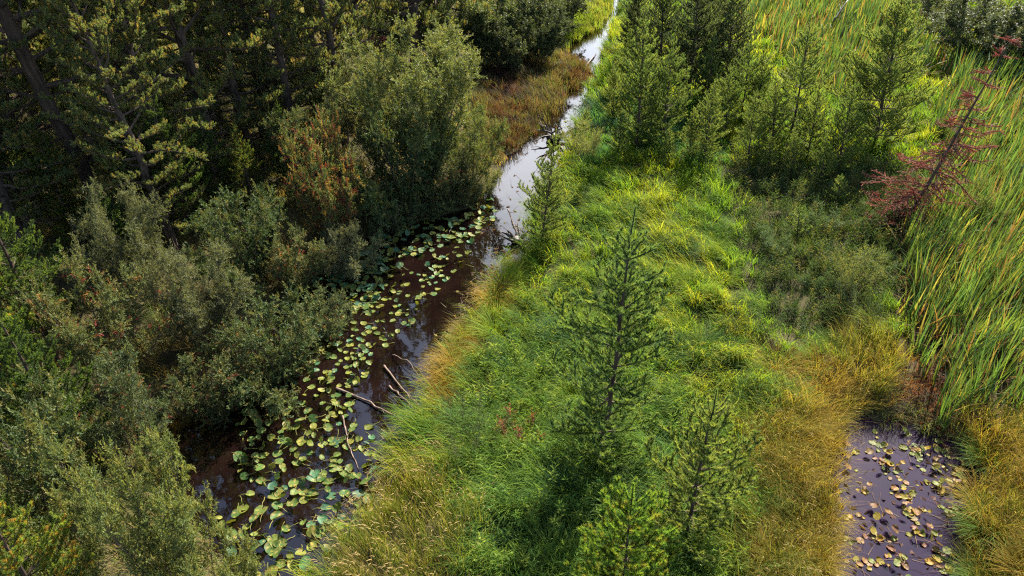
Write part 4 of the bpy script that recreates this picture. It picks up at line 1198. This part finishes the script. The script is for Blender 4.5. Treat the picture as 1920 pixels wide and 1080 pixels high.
# sticks and stems lying in the pool
def litter():
    mb = MB()
    n = 260
    px = prn.uniform(1560, 1830, n); py = prn.uniform(780, 1090, n)
    pts = np.array([G(a, b, 0.01) for a, b in zip(px, py)])
    d = sdist(POND, pts[:, 0], pts[:, 1])
    pts = pts[d < -0.05]; d = d[d < -0.05]
    keep = prn.random(len(pts)) < np.where(d > -0.5, 1.0, 0.35)
    pts = pts[keep]; n = len(pts)
    P = np.c_[pts, np.full(n, 0.008)]
    blades(mb, P, prn.random(n) * 6.28, np.full(n, 1.5), np.full(n, 0.04), prn.uniform(0.15, 0.55, n), np.full(n, 0.012), np.array([(0.05, 0.03, 0.02), (0.16, 0.10, 0.07), (0.24, 0.17, 0.10)])[prn.integers(0, 3, n)], 3, prn)
    m = 130
    q = np.array([G(a, b, 0.01) for a, b in zip(prn.uniform(1565, 1825, m), prn.uniform(830, 1095, m))])
    q = q[sdist(POND, q[:, 0], q[:, 1]) < -0.08]; m = len(q)
    leaves(mb, np.c_[q, np.full(m, 0.005)], np.c_[prn.normal(size=(m, 2)), np.zeros(m)], 0.15, 0.11, [(0.10, 0.055, 0.05), (0.07, 0.04, 0.035), (0.14, 0.08, 0.06), (0.05, 0.03, 0.03)], prn)
    tag(mb.build('pool_litter', M['grass']), 'dead grass stems floating on the small pool', 'litter', kind='stuff')
litter()

def bank_litter():
    """dead stems, leaf scraps and drowned grass along the muddy right edge of the stream"""
    mb = MB()
    n = 1500
    k = prn.integers(7, 21, n); f = prn.random(n)
    P = RB[k] * (1 - f)[:, None] + RB[k + 1] * f[:, None]
    P = P + np.c_[-np.abs(prn.normal(0, 0.30, n)), prn.normal(0, 0.15, n)]
    d = sdist(STREAM, P[:, 0], P[:, 1])
    P = P[(d < -0.02)]; n = len(P)
    z = prn.uniform(0.004, 0.03, n)
    blades(mb, np.c_[P, z], prn.random(n) * 6.28, prn.uniform(1.2, 1.56, n), np.full(n, 0.05), prn.uniform(0.10, 0.45, n), np.full(n, 0.014),
           np.array([(0.06, 0.04, 0.03), (0.16, 0.11, 0.08), (0.26, 0.20, 0.14), (0.20, 0.17, 0.05), (0.10, 0.12, 0.03)])[prn.integers(0, 5, n)], 3, prn)
    m = 500
    q = prn.integers(0, n, m)
    leaves(mb, np.c_[P[q] + prn.normal(0, 0.1, (m, 2)), np.full(m, 0.02)], np.c_[prn.normal(size=(m, 2)), np.zeros(m)], 0.12, 0.08, [(0.16, 0.10, 0.05), (0.22, 0.18, 0.05), (0.09, 0.05, 0.03), (0.12, 0.13, 0.03)], prn)
    tag(mb.build('bank_litter', M['grass']), 'drowned stems and dead leaves along the muddy right edge of the stream', 'litter', kind='stuff')
    mb = MB()
    n = 170
    p = np.array([G(a, b, 0.01) for a, b in zip(prn.uniform(900, 1100, n), prn.uniform(180, 480, n))])
    d = sdist(STREAM, p[:, 0], p[:, 1]); p = p[d < -0.1]; n = len(p)
    leaves(mb, np.c_[p, np.full(n, 0.012)], np.c_[prn.normal(size=(n, 2)), np.zeros(n)], 0.16, 0.09, [(0.16, 0.09, 0.05), (0.10, 0.06, 0.035), (0.15, 0.14, 0.05)], prn)
    blades(mb, np.c_[p, np.full(n, 0.0)], prn.random(n) * 6.28, prn.uniform(0.9, 1.5, n), np.full(n, 0.2), prn.uniform(0.2, 0.6, n), np.full(n, 0.016), np.tile((0.07, 0.05, 0.035), (n, 1)), 3, prn)
    tag(mb.build('drifting_leaves', M['grass']), 'dead leaves and stems drifting on the bright part of the stream', 'litter', kind='stuff')
bank_litter()
